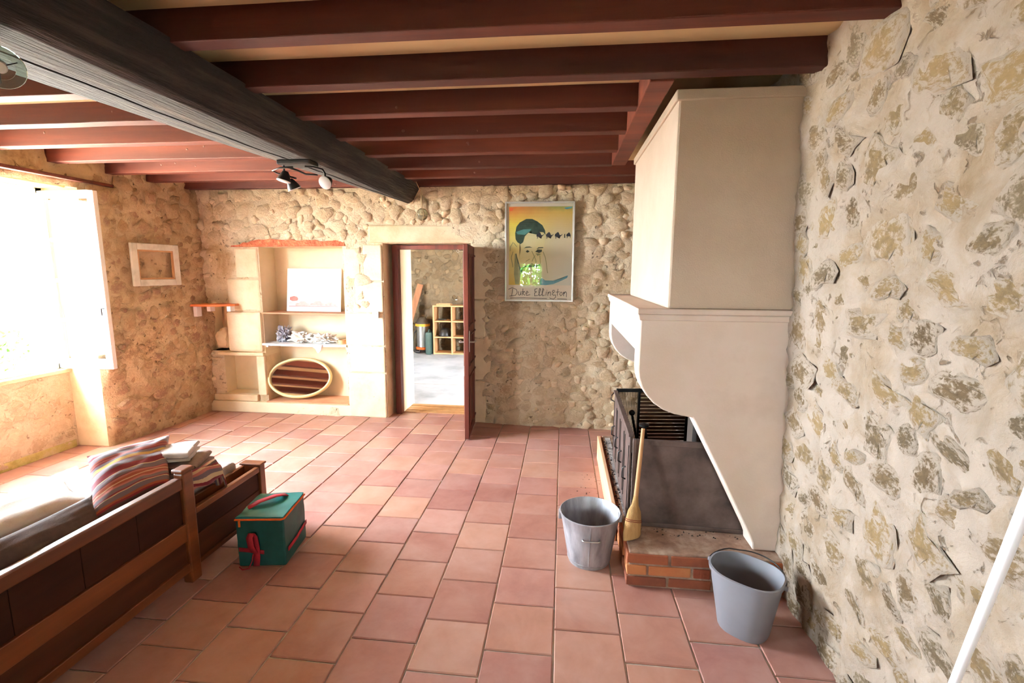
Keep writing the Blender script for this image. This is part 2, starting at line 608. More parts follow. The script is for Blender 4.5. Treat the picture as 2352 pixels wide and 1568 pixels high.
def stone_meshes(mat):
    out = []
    for vs, fs, rad in STONES:
        me = bpy.data.meshes.new('stone')
        me.from_pydata(vs, [], fs)
        at = me.attributes.new('rad', 'FLOAT', 'POINT')
        for i, r_ in enumerate(rad):
            at.data[i].value = r_
        me.materials.append(mat)
        for p in me.polygons:
            p.use_smooth = True
        me.update()
        out.append(me)
    return out


def scatter_stones(wall, fn, d, ur, vr, holes, n_parts, n_rest, sizes, mat, seed, proud, gap=.92, flat=.62, extra=()):
    """rubble: the larger stones are parts of the wall, the rest one stuff part"""
    rr = random.Random(seed)
    meshes = stone_meshes(mat)
    spots = []
    tries = 0
    total = n_parts + n_rest
    while len(spots) < total and tries < total * 60:
        t = min(1.0, len(spots) / total)
        tries += 1
        big = sizes[1] * (1 - t) + sizes[0] * t
        a = rr.uniform(.75, 1.15) * big
        b = a * rr.uniform(flat, .95)
        u, v = rr.uniform(*ur), rr.uniform(*vr)
        if hole_dist(u, v, holes) < a * .9 or any(p0 - a < u < p1 + a and q0 - b < v < q1 + b for p0, p1, q0, q1 in extra):
            continue
        if any((u - p) ** 2 + ((v - q) * 1.25) ** 2 < (gap * (a * .9 + c)) ** 2 for p, q, c, _, _ in spots):
            continue
        spots.append((u, v, a * .9, b, rr.uniform(-.5, .5)))
    rest = MB()
    rest_rad = []
    for i, (u, v, a, b, rot) in enumerate(spots):
        P0 = fn(u, v, d(u, v) - .004)
        eu = (fn(u + .01, v, 0) - fn(u - .01, v, 0)).normalized()
        ev = (fn(u, v + .01, 0) - fn(u, v - .01, 0)).normalized()
        en = (fn(u, v, .01) - fn(u, v, 0)).normalized()
        e1 = eu * cos(rot) + ev * sin(rot)
        e2 = -eu * sin(rot) + ev * cos(rot)
        hgt = rr.uniform(*proud)
        k = rr.randrange(len(meshes))
        mat4 = Matrix((e1 * a, e2 * b, en * hgt)).transposed().to_4x4()
        mat4.translation = P0
        if i < n_parts:
            o = bpy.data.objects.new('stone', meshes[k])
            COL.objects.link(o)
            o.parent = wall
            o.matrix_local = mat4
        else:
            vs, fs, rad = STONES[k]
            rest.add([mat4 @ Vector(p) for p in vs], fs)
            rest_rad += rad
    if rest.v:
        me = bpy.data.meshes.new('stone_rubble')
        me.from_pydata([tuple(p) for p in rest.v], [], rest.f)
        at = me.attributes.new('rad', 'FLOAT', 'POINT')
        at.data.foreach_set('value', rest_rad)
        me.update()
        o = link('stone_rubble', me, mat, wall, smooth=180)
        o['kind'] = 'stuff'


CEIL = 2.575


# right wall: leans in slightly towards the top
def right_fn(u, v, d):
    return Vector((1.158 - .033 * v - d, u, v))


RW = wall_fn(3.3, .05, [])
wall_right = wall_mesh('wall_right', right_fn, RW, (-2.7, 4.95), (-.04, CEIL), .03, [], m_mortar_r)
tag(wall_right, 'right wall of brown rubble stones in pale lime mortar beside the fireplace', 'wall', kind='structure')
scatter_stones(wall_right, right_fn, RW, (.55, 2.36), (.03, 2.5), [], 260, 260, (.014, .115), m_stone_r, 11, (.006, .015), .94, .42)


# back wall
def back_y(x):
    return 4.955 - .03 * (x + 3.5)


def back_fn(u, v, d):
    return Vector((u, back_y(u) - d, v))


NX0, NX1, NZ0, NZ1 = -3.335, -2.36, .135, 1.868      # niche
DX0, DX1, DZ1 = -1.905, -.955, 1.905                 # doorway
LX0, LX1, LZ0, LZ1 = -3.86, -3.44, .205, .655        # low recess by the corner
UX0, UX1, UZ0, UZ1 = -4.02, -3.74, .70, 1.21         # gap under the corner shelf
HB = [(NX0, NX1, NZ0, NZ1), (DX0, DX1, -.1, DZ1), (LX0, LX1, LZ0, LZ1), (UX0, UX1, UZ0, UZ1)]
BLOCKED = [(-3.86, -2.26, 0, 1.93), (-2.36, -1.86, 0, 1.16), (-2.02, -.85, 0, 2.08), (-4.1, -3.86, 0, .22), (-.585, .09, 1.33, 2.29)]
BW = wall_fn(7.7, .065, HB, 7.0, [(-.62, .12, 1.29, 2.33), (-3.78, -3.3, 0, 1.9), (-2.38, -1.9, 0, 1.16), (-2.24, -1.88, 1.0, 1.9), (-2.06, -.8, 1.9, 2.1), (-.96, -.74, 0, 1.9)])
wall_back = wall_mesh('wall_back', back_fn, BW, (-4.25, 1.2), (-.04, CEIL), .03, HB, m_mortar_b)
tag(wall_back, 'back wall of rubble stone with the doorway and shelved niche', 'wall', kind='structure')
scatter_stones(wall_back, back_fn, BW, (-4.0, .95), (.03, 2.44), HB, 300, 190, (.03, .105), m_stone_b, 23, (.010, .034), .9, extra=BLOCKED)
# masonry thickness behind the face
for (a, b, c, e) in [(-4.3, UX0, 0, CEIL), (UX0, NX0, LZ1, UZ0), (UX0, LX0, 0, UZ0), (UX1, NX0, UZ0, NZ1), (UX0, UX1, UZ1, NZ1), (UX0, LX0, 0, LZ0), (LX0, LX1, 0, LZ0), (LX1, NX0, 0, LZ1),
                     (NX0, NX1, 0, NZ0), (UX0, NX1, NZ1, CEIL), (NX1, DX0, 0, CEIL), (DX0, DX1, DZ1, CEIL), (DX1, 1.6, 0, CEIL)]:
    y = back_y((a + b) / 2)
    mb = MB()
    mb.prism([(a, back_y(a) + .002), (b, back_y(b) + .002), (b, 5.52), (a, 5.52)], lambda p, q, t: Vector((p, q, t)), c, e)
    mb.build('masonry', m_ashlar if c == 0 and a in (NX1, LX1) else m_plaster, wall_back)
bx('niche_back', (NX0 - .1, NX1 + .1, 5.235, 5.30, 0, 2.0), m_plaster, wall_back, 0)
bx('recess_back', (LX0 - .1, LX1 + .05, 5.14, 5.2, .1, .75), m_plaster, wall_back, 0)
bx('recess_back', (UX0 - .05, UX1 + .05, 5.20, 5.26, .6, 1.3), M('dark_recess_stone', [(92, 68, 48), (128, 98, 70)], 9, .95, .6, 40), wall_back, 0)
# dressed stones: block beside the niche, plinth, ledges, jamb stones
y0 = back_y(-3.5)


def block(x0, x1, z0, z1, proud, mat=m_ashlar, depth=.06, name='stone', bev=.012):
    ym = back_y((x0 + x1) / 2)
    return bx(name, (x0, x1, ym - proud, ym + depth, z0, z1), mat, wall_back, bev)


block(-3.76, -3.345, .70, 1.155, .045, bev=.03)
block(-3.44, -3.34, .20, .655, .03)
block(-3.90, -3.34, .655, .695, .05)
block(-3.74, -3.345, 1.165, 1.52, .02, bev=.02)
block(-3.62, -3.345, 1.53, 1.86, .018, bev=.02)
block(-4.02, -2.33, 0, .125, .05, m_plaster, name='plinth', bev=.01)
block(-3.985, -3.45, .127, .203, .045, m_ashlar, name='ledge', bev=.008)
for z0, z1, x0 in [(.0, .50, -2.345), (.51, .80, -2.31), (.81, 1.16, -2.345), (1.17, 1.50, -2.22), (1.51, 1.89, -2.12)]:
    block(x0, -1.915, z0, z1, .022, bev=.014)
block(-2.34, -2.16, 1.53, 1.85, .02)
for z0, z1, x1 in [(.0, .46, -.80), (.47, .92, -.74), (.93, 1.32, -.80), (1.33, 1.89, -.72)]:
    block(-.945, x1, z0, z1, .02, bev=.014)
block(-2.05, -.82, 1.91, 2.09, .02, name='lintel', bev=.02)
# crumbling red timber lintel over the niche
mb = MB()
pts = []
nseg = 28
for i in range(nseg + 1):
    x = -3.60 + i * (1.28 / nseg)
    t = i / nseg
    top = 1.872 + .075 * min(1, t * 4) * (1 - .25 * t) + .024 * fr(x, 0, 4, 18, 4)
    pts.append((x, top))
poly = [(-3.62, 1.868)] + pts + [(-2.315, 1.875)]
mb.prism(poly, lambda p, q, t: Vector((p, t, q)), 4.885, 5.04)
tag(mb.build('timber_lintel', M('crumbling_red_timber', [(120, 56, 36), (176, 92, 62), (206, 130, 92)], 16, .9, 1.0, 40, bdist=.02), wall_back), 'crumbling reddish timber lintel over the niche')
# tile on the niche floor
bx('niche_floor', (NX0, NX1, 4.90, 5.235, .127, .14), M('niche_tile', [(196, 138, 104), (214, 162, 128)], 6, .8), wall_back, .003)

# left wall with the window
LWX = -4.12


def left_fn(u, v, d):
    return Vector((LWX + .08 * (u - 3.78) + d, u, v))


HL = [(WIN_Y0, WIN_Y1, -.1, WIN_Z1), WB]
LW = wall_fn(1.9, .06, HL, 7.0, [(4.05, 4.63, 1.43, 1.9)])
wall_left = wall_mesh('wall_left', left_fn, LW, (-2.7, 5.02), (-.04, CEIL), .035, HL, m_mortar_l)
tag(wall_left, 'left wall of brown rubble stone beside the bright window', 'wall', kind='structure')
scatter_stones(wall_left, left_fn, LW, (3.80, 4.95), (.03, 2.46), HL, 190, 0, (.03, .095), m_stone_l, 31, (.008, .024), .9, extra=[(4.1, 4.58, 1.5, 1.83)])
far_j = left_fn(WIN_Y1, 1, 0).x
bx('jamb', (-4.54, far_j + .004, WIN_Y1, WIN_Y1 + .22, 0, 2.6), m_ashlar, wall_left, .01)
bx('jamb', (-4.54, left_fn(WIN_Y0, 1, 0).x - .002, WIN_Y0 - .22, WIN_Y0, 0, 2.6), m_ashlar, wall_left, .01)
bx('window_head', (-4.54, left_fn(WIN_Y0, 1, 0).x - .004, WIN_Y0 - .1, WIN_Y1 + .1, WIN_Z1, 2.62), m_ashlar, wall_left, .01)
bx('parapet', (-4.54, -4.43, WIN_Y0 - .02, WIN_Y1 + .02, 0, .70), m_mortar_b, wall_left, .01)
par_fn = lambda u, v, d: Vector((-4.43 + d, u, v))
scatter_stones(wall_left, par_fn, lambda u, v: 0, (WIN_Y0 + .1, WIN_Y1 - .07), (.04, .64), [], 44, 0, (.05, .12), m_stone_b, 5, (.008, .02), .9)
bx('moss_foot', (-4.435, -4.425, 3.05, 3.72, 0, .07), m_moss, wall_left, .003)
bx('window_sill', (-4.56, -4.40, WIN_Y0, WIN_Y1, .70, .735), m_ashlar, wall_left, .006)
for yy0, yy1, zz0, zz1 in ((WB[0] - .15, WB[0], .7, 2.4), (WB[1], WB[1] + .15, .7, 2.4), (WB[0], WB[1], WB[3], 2.4), (WB[0], WB[1], .7, WB[2])):
    bx('masonry', (-4.58, left_fn((yy0 + yy1) / 2, 1, 0).x - .012, yy0, yy1, zz0, zz1), m_ashlar, wall_left, .006)
# thin timber strip over the window
bx('timber_strip', (-4.115, -4.06, 1.9, 4.02, 2.345, 2.372), m_joist, wall_left, .004)

# window: frame and two inward-opened sashes
win = tag(thing('window_1', 'white casement window standing open in the left wall', 'window', (-4.56, 3.0, .735), kind='structure'))


def add_local(parent, mb, name, mat, bevel=.003, m=None, smooth=None):
    if m is not None:
        mb.v = [m @ p for p in mb.v]
    o = mb.build(name, mat, None, smooth=smooth, bevel=bevel)
    o.parent = parent
    o.matrix_parent_inverse = Matrix.Translation(parent_world(parent)).inverted() if False else parent_inv(parent)
    return o


def parent_inv(p):
    bpy_m = Matrix.LocRotScale(p.location, p.rotation_euler, p.scale)
    if p.parent:
        bpy_m = Matrix.LocRotScale(p.parent.location, p.parent.rotation_euler, p.parent.scale) @ p.matrix_parent_inverse @ bpy_m
    return bpy_m.inverted()


def sash(y_h, sgn):
    """sash hinged at the jamb, standing at right angles to the wall"""
    w, h, t = .53, 1.53, .042
    x0, x1, z0, z1 = -4.462, -4.462 + w, .742, .742 + h
    y0, y1 = (y_h - t, y_h) if sgn > 0 else (y_h, y_h + t)
    fr_ = MB()
    s = .062
    fr_.box(x0, x0 + s, y0, y1, z0, z1).box(x1 - s, x1, y0, y1, z0, z1)
    fr_.box(x0 + s, x1 - s, y0, y1, z0, z0 + .085).box(x0 + s, x1 - s, y0, y1, z1 - s, z1)
    o = add_local(win, fr_, 'sash', m_white, .005)
    ph = (h - .085 - s) / 4
    for i in range(1, 4):
        zc = z0 + .085 + ph * i
        add_local(o, MB().box(x0 + s - .002, x1 - s + .002, y0 + .008, y1 - .008, zc - .016, zc + .016), 'glazing_bar', m_white, .003)
    for i in range(4):
        zc = z0 + .085 + ph * i
        add_local(o, MB().box(x0 + s, x1 - s, (y0 + y1) / 2 - .002, (y0 + y1) / 2 + .002, zc + .016, zc + ph - .016), 'pane', m_glass, 0)
    return o


sash(WIN_Y1 - .006, 1)
sash(WIN_Y0 + .006, -1)
fm = MB()
fm.box(-4.53, -4.47, WIN_Y0, WIN_Y0 + .05, .735, WIN_Z1).box(-4.53, -4.47, WIN_Y1 - .05, WIN_Y1, .735, WIN_Z1)
fm.box(-4.53, -4.47, WIN_Y0, WIN_Y1, .735, .785).box(-4.53, -4.47, WIN_Y0, WIN_Y1, WIN_Z1 - .05, WIN_Z1)
add_local(win, fm, 'window_frame', m_white, .004)
add_local(win, MB().tube([(-3.955, WIN_Y1 - .05, 1.28), (-3.955, WIN_Y1 - .075, 1.28), (-3.955, WIN_Y1 - .075, 1.22)], .007, 8), 'window_catch', m_black, 0)

wb = thing('added_side_window', 'unseen white framed window added in the left wall near the viewer for light', 'window', (-4.52, (WB[0] + WB[1]) / 2, WB[2]), kind='structure')  # out of view, added for light from the near left
g = MB()
for a_, b_ in ((WB[0], WB[0] + .045), (WB[1] - .045, WB[1]), ((WB[0] + WB[1]) / 2 - .025, (WB[0] + WB[1]) / 2 + .025)):
    g.box(-4.545, -4.50, a_, b_, WB[2], WB[3])
for a_, b_ in ((WB[2], WB[2] + .045), (WB[3] - .045, WB[3])):
    g.box(-4.54, -4.505, WB[0], WB[1], a_, b_)
add_local(wb, g, 'window_frame', m_white, 0)
for a_, b_ in ((WB[0] + .045, (WB[0] + WB[1]) / 2 - .025), ((WB[0] + WB[1]) / 2 + .025, WB[1] - .045)):
    add_local(wb, MB().box(-4.524, -4.520, a_, b_, WB[2] + .045, WB[3] - .045), 'pane', m_glass, 0)

# rear wall (behind the camera) with a small window
HR = [(REAR_X0, REAR_X1, REAR_Z0, REAR_Z1), FILL_WIN]
RRW = wall_fn(5.1, .03, HR)
wall_rear = wall_mesh('wall_rear', lambda u, v, d: Vector((u, REAR_Y + d, v)), RRW, (-4.7, 1.3), (-.04, CEIL), .12, HR, m_mortar_b)
tag(wall_rear, 'rubble wall behind the viewer with a small window', 'wall', kind='structure')


def rear_window(name, x0_, x1_, z0_, z1_, label):
    for x0, x1, z0, z1 in ((x0_ - .2, x0_, .8, 2.2), (x1_, x1_ + .2, .8, 2.2), (x0_, x1_, .8, z0_), (x0_, x1_, z1_, 2.2)):
        bx('masonry', (x0, x1, REAR_Y - .3, REAR_Y - .001, z0, z1), m_ashlar, wall_rear, .006)
    gd = thing(name, label, 'window', ((x0_ + x1_) / 2, REAR_Y - .2, z0_), kind='structure')
    g = MB()
    xm_ = (x0_ + x1_) / 2
    for x0, x1 in ((x0_, x0_ + .04), (xm_ - .02, xm_ + .02), (x1_ - .04, x1_)):
        g.box(x0, x1, REAR_Y - .22, REAR_Y - .17, z0_, z1_)
    for z0, z1 in ((z0_, z0_ + .04), (z1_ - .04, z1_)):
        g.box(x0_, x1_, REAR_Y - .215, REAR_Y - .175, z0, z1)
    add_local(gd, g, 'window_frame', m_white, 0)
    for x0, x1 in ((x0_ + .04, xm_ - .02), (xm_ + .02, x1_ - .04)):
        add_local(gd, MB().box(x0, x1, REAR_Y - .198, REAR_Y - .194, z0_ + .04, z1_ - .04), 'pane', m_glass, 0)


rear_window('window_2', REAR_X0, REAR_X1, REAR_Z0, REAR_Z1, 'small white window in the wall behind the viewer')
rear_window('added_fill_window', *FILL_WIN, 'unseen small white window added behind the viewer as fill light')  # out of view, added to brighten the faces towards the camera

# ------------------------------------------------------------------ floor
floor = MB().box(-4.7, 1.7, -2.9, 5.2, -.06, -.006).build('floor', m_grout)
tag(floor, 'terracotta tiled floor laid in staggered rows with grey joints', 'floor', kind='structure')
bme = bpy.data.meshes.new('tile')
TW, TL = .294, .2865
tm = bmesh.new()
bmesh.ops.create_cube(tm, size=1)
bmesh.ops.scale(tm, verts=tm.verts, vec=(TW, TL, .02))
top = [e for e in tm.edges if all(v.co.z > 0 for v in e.verts)]
bmesh.ops.bevel(tm, geom=top, offset=.004, segments=1, affect='EDGES')
tm.to_mesh(bme)
tm.free()
bme.materials.append(m_tile)


def in_view(x, y):
    p = Vector((x, y, -CAM_H))
    c = (p.dot(right), p.dot(up), p.dot(fwd))
    if c[2] < .1:
        return False
    return abs(c[0] / c[2]) < 1.16 and -.8 < c[1] / c[2] < .7


PY = .2925
rest = MB()
count = 0
for k in range(-15, 5):
    xc = -.009 + .30 * k + .15
    base = (1.957 if k % 2 == 0 else 1.807) + PY / 2
    for n in range(-15, 12):
        yc = base + n * PY
        if yc - TL / 2 < -2.6 or yc - TL / 2 > 5.1 or xc > 1.3 or xc < -4.45:
            continue
        hidden = (xc > .42 and 2.4 < yc < 4.0) or (xc < -2.15 and yc < 2.45)
        wd = 1
        if in_view(xc, yc) and not hidden and count < 300:
            o = bpy.data.objects.new('tile', bme)
            COL.objects.link(o)
            o.parent = floor
            o.location = (xc + R.uniform(-.0012, .0012), yc + R.uniform(-.002, .002), -.0095 + R.uniform(-.001, .0012))
            o.rotation_euler = (R.uniform(-.003, .003), R.uniform(-.003, .003), R.uniform(-.004, .004))
            count += 1
        else:
            rest.box(xc - TW / 2, xc + TW / 2, yc - TL / 2, yc + TL / 2, -.02, 0)
o = rest.build('tile_field', m_tile, floor)
o['kind'] = 'stuff'

# ------------------------------------------------------------------ ceiling, joists, beam
ceiling = MB().box(-4.8, 1.8, -2.9, 5.52, CEIL, CEIL + .06).build('ceiling', m_boards)
tag(ceiling, 'cream boarded ceiling carried on dark red timber joists', 'ceiling', kind='structure')
JOISTS = [-2.1, -1.66, -1.23, -.8, -.37, .11, .50, .90, 1.33, 1.765, 2.205, 2.625, 3.06, 3.51, 3.965, 4.36, 4.775]
for jy in JOISTS:
    x1 = .37 if 2.3 < jy < 4.0 else 1.16
    mb = MB()
    nx = 24
    vs, fs = [], []
    for i in range(nx + 1):
        x = -4.3 + (x1 + 4.3) * i / nx
        w = .004 * fr(x, jy, 0, 1.5, 2)
        q = .003 * fr(x, jy, 5, 2.2, 2)
        vs += [(x, jy + w, 2.46 + q), (x, jy + .08 + w, 2.46 + q), (x, jy + .08 + w, CEIL + .01), (x, jy + w, CEIL + .01)]
    for i in range(nx):
        for e in range(4):
            fs.append((i * 4 + e, i * 4 + (e + 1) % 4, i * 4 + 4 + (e + 1) % 4, i * 4 + 4 + e))
    fs += [(0, 1, 2, 3), (nx * 4 + 3, nx * 4 + 2, nx * 4 + 1, nx * 4)]
    mb.add(vs, fs)
    jo = mb.build('joist', m_joist, ceiling, bevel=.005)
    if jy > 2.5:
        kr = random.Random(int(jy * 100))
        for _ in range(5):
            kx = kr.uniform(-3.7, -.2)
            kz = kr.uniform(2.48, 2.55)
            km = Matrix.Translation((kx, jy - .0005, kz)) @ Matrix.Rotation(radians(90), 4, 'X')
            kb = MB().lathe([(0.0001, .004), (.007, .004), (.010, .001)], 10, mat=km.to_3x3().to_4x4(), sx=kr.uniform(.8, 1.5))
            kb.v = [p + Vector((kx, jy + .003, kz)) for p in kb.v]
            kb.build('knot', m_knot, jo, smooth=60)
bx('trimmer', (.36, .468, 2.285, 3.965, 2.452, CEIL + .01), m_joist, ceiling, .005)

# crooked main beam, tapering towards the back wall
mb = MB()
prof = []
for i in range(70):
    y = -2.6 + i * (7.6 / 69)
    t = max(0, min(1, (y - 1.57) / (4.9 - 1.57)))
    xl = -1.98 - .03 * max(0, 1.57 - y) + .36 * t ** 1.15
    xr = -1.56
    w = .012
    f1, f2, f3 = w * fr(y, 1, 0, 2.2, 4), w * fr(y, 2, 3, 2.2, 4), w * fr(y, 5, 6, 2.2, 4)
    crack = .45
    xm = xl + (xr - xl) * crack
    ring = [(xl + f1, 2.315 + f2 * .4), (xl + .025 + f1, 2.303), (xm - .008 + f2, 2.299 + f3 * .3), (xm + f2, 2.318), (xm + .008 + f2, 2.299 + f3 * .3), (xr - .03, 2.299 + f1 * .3), (xr + f3, 2.318),
            (xr + .055 + f2, 2.40 + f1), (xr + .075 + f2 * 1.5 + .02 * t, 2.475), (xl - .02 + f3, 2.475), (xl - .012 + f1, 2.39)]
    prof.append([(px_, y, pz_) for px_, pz_ in ring])
n = len(prof[0])
vs = [p for r_ in prof for p in r_]
fs = []
for i in range(len(prof) - 1):
    for k in range(n):
        fs.append((i * n + k, i * n + (k + 1) % n, (i + 1) * n + (k + 1) % n, (i + 1) * n + k))
fs += [tuple(range(n))[::-1], tuple((len(prof) - 1) * n + k for k in range(n))]
mb.add(vs, fs)
bm_o = mb.build('beam', m_beam, ceiling, smooth=35)
bm_o['label'] = 'crooked dark oak main beam with a long crack'

# ------------------------------------------------------------------ doorway and door
door = thing('door_1', 'dark red panelled door standing open in the stone doorway', 'door', (-.96, 5.08, 0), kind='structure')
f = MB()
f.box(-1.862, -1.80, 5.05, 5.13, 0, 1.895).box(-1.012, -.955, 5.05, 5.13, 0, 1.895).box(-1.80, -1.012, 5.05, 5.13, 1.848, 1.895)
add_local(door, f, 'door_frame', m_door, .004)
ang = radians(4.6)
lm = Matrix.Translation((-.975, 5.06, 0)) @ Matrix.Rotation(ang, 4, 'Z')
# local: leaf runs along -y from the hinge, thickness +x
LWD, LT, LH = .755, .044, 1.845
leaf = add_local(door, MB().box(0, LT, -LWD, 0, .012, LH + .02), 'leaf', m_door, .004, lm)
for x0, x1 in ((LT - .002, LT + .010), (-.010, .002)):
    for z0, z1 in ((.10, .62), (.72, 1.02), (1.10, 1.78)):
        for ya, yb in ((-.70, -.40), (-.35, -.05)):
            mb = MB()
            s = .018
            mb.box(x0, x1, ya, ya + s, z0, z1).box(x0, x1, yb - s, yb, z0, z1).box(x0, x1, ya + s, yb - s, z0, z0 + s).box(x0, x1, ya + s, yb - s, z1 - s, z1)
            add_local(leaf, mb, 'panel_moulding', m_door, .003, lm)
m_chrome = M('worn_steel', [(190, 188, 182), (214, 212, 206)], 10, .3, metal=.9)
for sx, x0 in ((1, LT), (-1, 0)):
    mb = MB()
    mb.box(min(x0, x0 + sx * .006), max(x0, x0 + sx * .006), -.715, -.685, .86, 1.06)
    mb.tube([(x0, -.70, .955), (x0 + sx * .045, -.70, .955), (x0 + sx * .05, -.69, .955), (x0 + sx * .05, -.60, .952)], .008, 8)
    add_local(leaf, mb, 'door_handle', m_chrome, 0, lm, smooth=40)
add_local(leaf, MB().tube([(.02, -LWD + .02, 1.80), (-.035, -LWD + .02, 1.80), (-.05, -LWD + .02, 1.815), (-.065, -LWD + .02, 1.80), (-.05, -LWD + .02, 1.785), (-.036, -LWD + .02, 1.80)], .003, 6), 'hook', m_chrome, 0, lm)
for i in range(4):
    bx('threshold_board' if i else 'threshold_board', (-1.80, -1.01, 5.13 + i * .085, 5.205 + i * .085, -.012, .008 + .002 * (i % 2)), m_handle, door, .002).matrix_parent_inverse = parent_inv(door)
# white-washed inner reveal on the back room's side
bx('reveal', (-1.865, -1.80, 5.14, 5.52, 0, 1.9), m_plaster, wall_back, .004)
# light switch
sw = thing('light_switch', 'small white light switch on the pale stone left of the doorway', 'switch', (-1.995, back_y(-1.995) - .045, 1.15))
bx('plate', (-.035, .035, -.006, .03, -.035, .035), m_white_plastic, sw, .003)
bx('rocker', (-.016, .016, -.011, -.004, -.022, .022), m_white_plastic, sw, .002)

# ------------------------------------------------------------------ the back room beyond the door
floor_b = MB().box(-5.2, 1.8, 5.19, 9.6, -.06, 0).build('floor_back_room', m_concrete)
tag(floor_b, 'pale concrete floor of the room beyond the door', 'floor', kind='structure')
bx('expansion_joint', (-5, 1.5, 6.50, 6.512, -.002, .0015), m_grout, floor_b, 0)
FW = wall_fn(12.2, .05, [])
far_fn = lambda u, v, d: Vector((u, 9.40 - d, v))
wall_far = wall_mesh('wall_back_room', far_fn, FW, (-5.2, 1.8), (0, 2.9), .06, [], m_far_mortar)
tag(wall_far, 'shaded rubble wall at the end of the room beyond the door', 'wall', kind='structure')
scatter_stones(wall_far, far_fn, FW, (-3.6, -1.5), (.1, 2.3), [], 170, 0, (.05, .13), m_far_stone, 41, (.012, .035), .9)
hw = [(5.95, 6.75, .05, 1.95)]
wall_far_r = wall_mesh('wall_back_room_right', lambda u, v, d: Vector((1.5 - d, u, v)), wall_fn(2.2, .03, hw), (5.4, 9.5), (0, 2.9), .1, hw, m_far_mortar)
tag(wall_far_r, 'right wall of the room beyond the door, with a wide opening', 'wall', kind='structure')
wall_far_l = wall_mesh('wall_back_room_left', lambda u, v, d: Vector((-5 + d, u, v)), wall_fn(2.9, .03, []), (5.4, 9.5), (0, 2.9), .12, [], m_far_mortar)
tag(wall_far_l, 'left wall of the room beyond the door', 'wall', kind='structure')
ceil_b = MB().box(-5.2, 1.8, 5.4, 9.6, 2.8, 2.86).build('ceiling_back_room', m_boards)
tag(ceil_b, 'boarded ceiling of the room beyond the door', 'ceiling', kind='structure')
bx('upper_wall', (-5.2, 1.8, 5.40, 5.52, CEIL, 2.86), m_plaster, wall_back, 0)

# open cubby shelf
m_shelfwood = M('pale_shelf_wood', [(176, 130, 88), (198, 154, 108)], 4, .6, stretch=(2, 2, .4))
cs = thing('cubby_shelf', 'open wooden cubby shelf standing in the room beyond the door', 'shelf', (-2.13, 9.08, 0))
for x in (-.36, 0, .36):
    bx('upright', (x - .012, x + .012, -.17, .17, 0, .96), m_shelfwood, cs, .002)
for z in (.02, .34, .65, .948):
    for x0, x1 in ((-.348, -.012), (.012, .348)):
        bx('shelf_board', (x0, x1, -.168, .168, z - .012, z + .012), m_shelfwood, cs, .002)
# bits and pieces on it
bb = thing('glass_jar', 'small clear jar on top of the cubby shelf', 'jar', (-2.06, 9.02, .960))
MB().lathe([(.03, 0), (.034, .01), (.034, .075), (.022, .09), (.022, .1)], 14).build('jar_body', m_glass, bb, smooth=40)
MB().lathe([(.024, .1), (.024, .115), (.0, .115)], 14).build('lid', m_white_plastic, bb, smooth=40)
bt = thing('wooden_tray', 'flat wooden tray lying on top of the cubby shelf', 'tray', (-2.30, 9.04, .960))
bx('tray_base', (-.14, .14, -.09, .09, 0, .008), m_handle, bt, .001)
for d_ in ((-.14, .14, -.09, -.08), (-.14, .14, .08, .09), (-.14, -.13, -.08, .08), (.13, .14, -.08, .08)):
    bx('tray_rim', (*d_, .008, .03), m_handle, bt, .001)
hl = MB()
hl.lathe([(.0001, .16), (.06, .15), (.105, .11), (.125, .05), (.13, 0), (.12, -.0)], 18, sx=1, sy=1.1)
hl.lathe([(.13, .0), (.15, .004), (.15, .012), (.128, .014)], 18, sx=1, sy=1.15)
tag(hl.build('black_cap', m_black, None, smooth=50), 'dark rounded cap lying in the middle cubby of the shelf', 'cap').location = (-2.30, 9.08, .353)
sh = thing('pliers', 'dark pair of pliers lying in the upper cubby of the shelf', 'tool', (-2.32, 9.04, .663))
for s_ in (-1, 1):
    MB().tube([(-.11, s_ * .03, .015), (-.03, s_ * .018, .016), (.0, 0, .017), (.06, -s_ * .012, .016)], [.012, .012, .014, .006], 8).build('handle', m_black, sh, smooth=50)
# canister vacuum
vac = thing('vacuum_cleaner', 'steel drum vacuum cleaner with yellow top in the back room', 'vacuum', (-2.78, 9.16, 0))
vac.scale = (.72, .72, 1.05)
MB().lathe([(.15, .10), (.165, .11), (.165, .50), (.15, .51)], 24).build('drum', M('vac_steel', [(170, 168, 164), (200, 198, 194)], 8, .3, metal=.9), vac, smooth=40)
MB().lathe([(.15, .505), (.2, .51), (.2, .56), (.15, .60), (.09, .66), (.0001, .68)], 24).build('motor_head', M('vac_head', [(52, 46, 42), (70, 62, 56)], 5, .5), vac, smooth=40)
MB().lathe([(.17, .50), (.205, .505), (.205, .55), (.17, .555)], 24).build('clamp_ring', M('vac_yellow', [(196, 130, 30), (210, 146, 40)], 5, .5), vac, smooth=40)
MB().lathe([(.19, .06), (.2, .07), (.2, .10), (.16, .11)], 24).build('base_ring', m_orange, vac, smooth=40)
for k in range(4):
    a = pi / 4 + k * pi / 2
    MB().lathe([(.0001, 0), (.028, .004), (.03, .03), (.012, .06)], 10, c=(cos(a) * .17, sin(a) * .17, 0)).build('castor', m_black, vac, smooth=50)
path = [(-.16, -.05, .42), (-.22, -.08, .38), (-.25, -.14, .2), (-.22, -.2, .05), (-.12, -.25, .028), (-.02, -.26, .028)]
MB().tube(path, .022, 10).build('hose', m_black, vac, smooth=50)
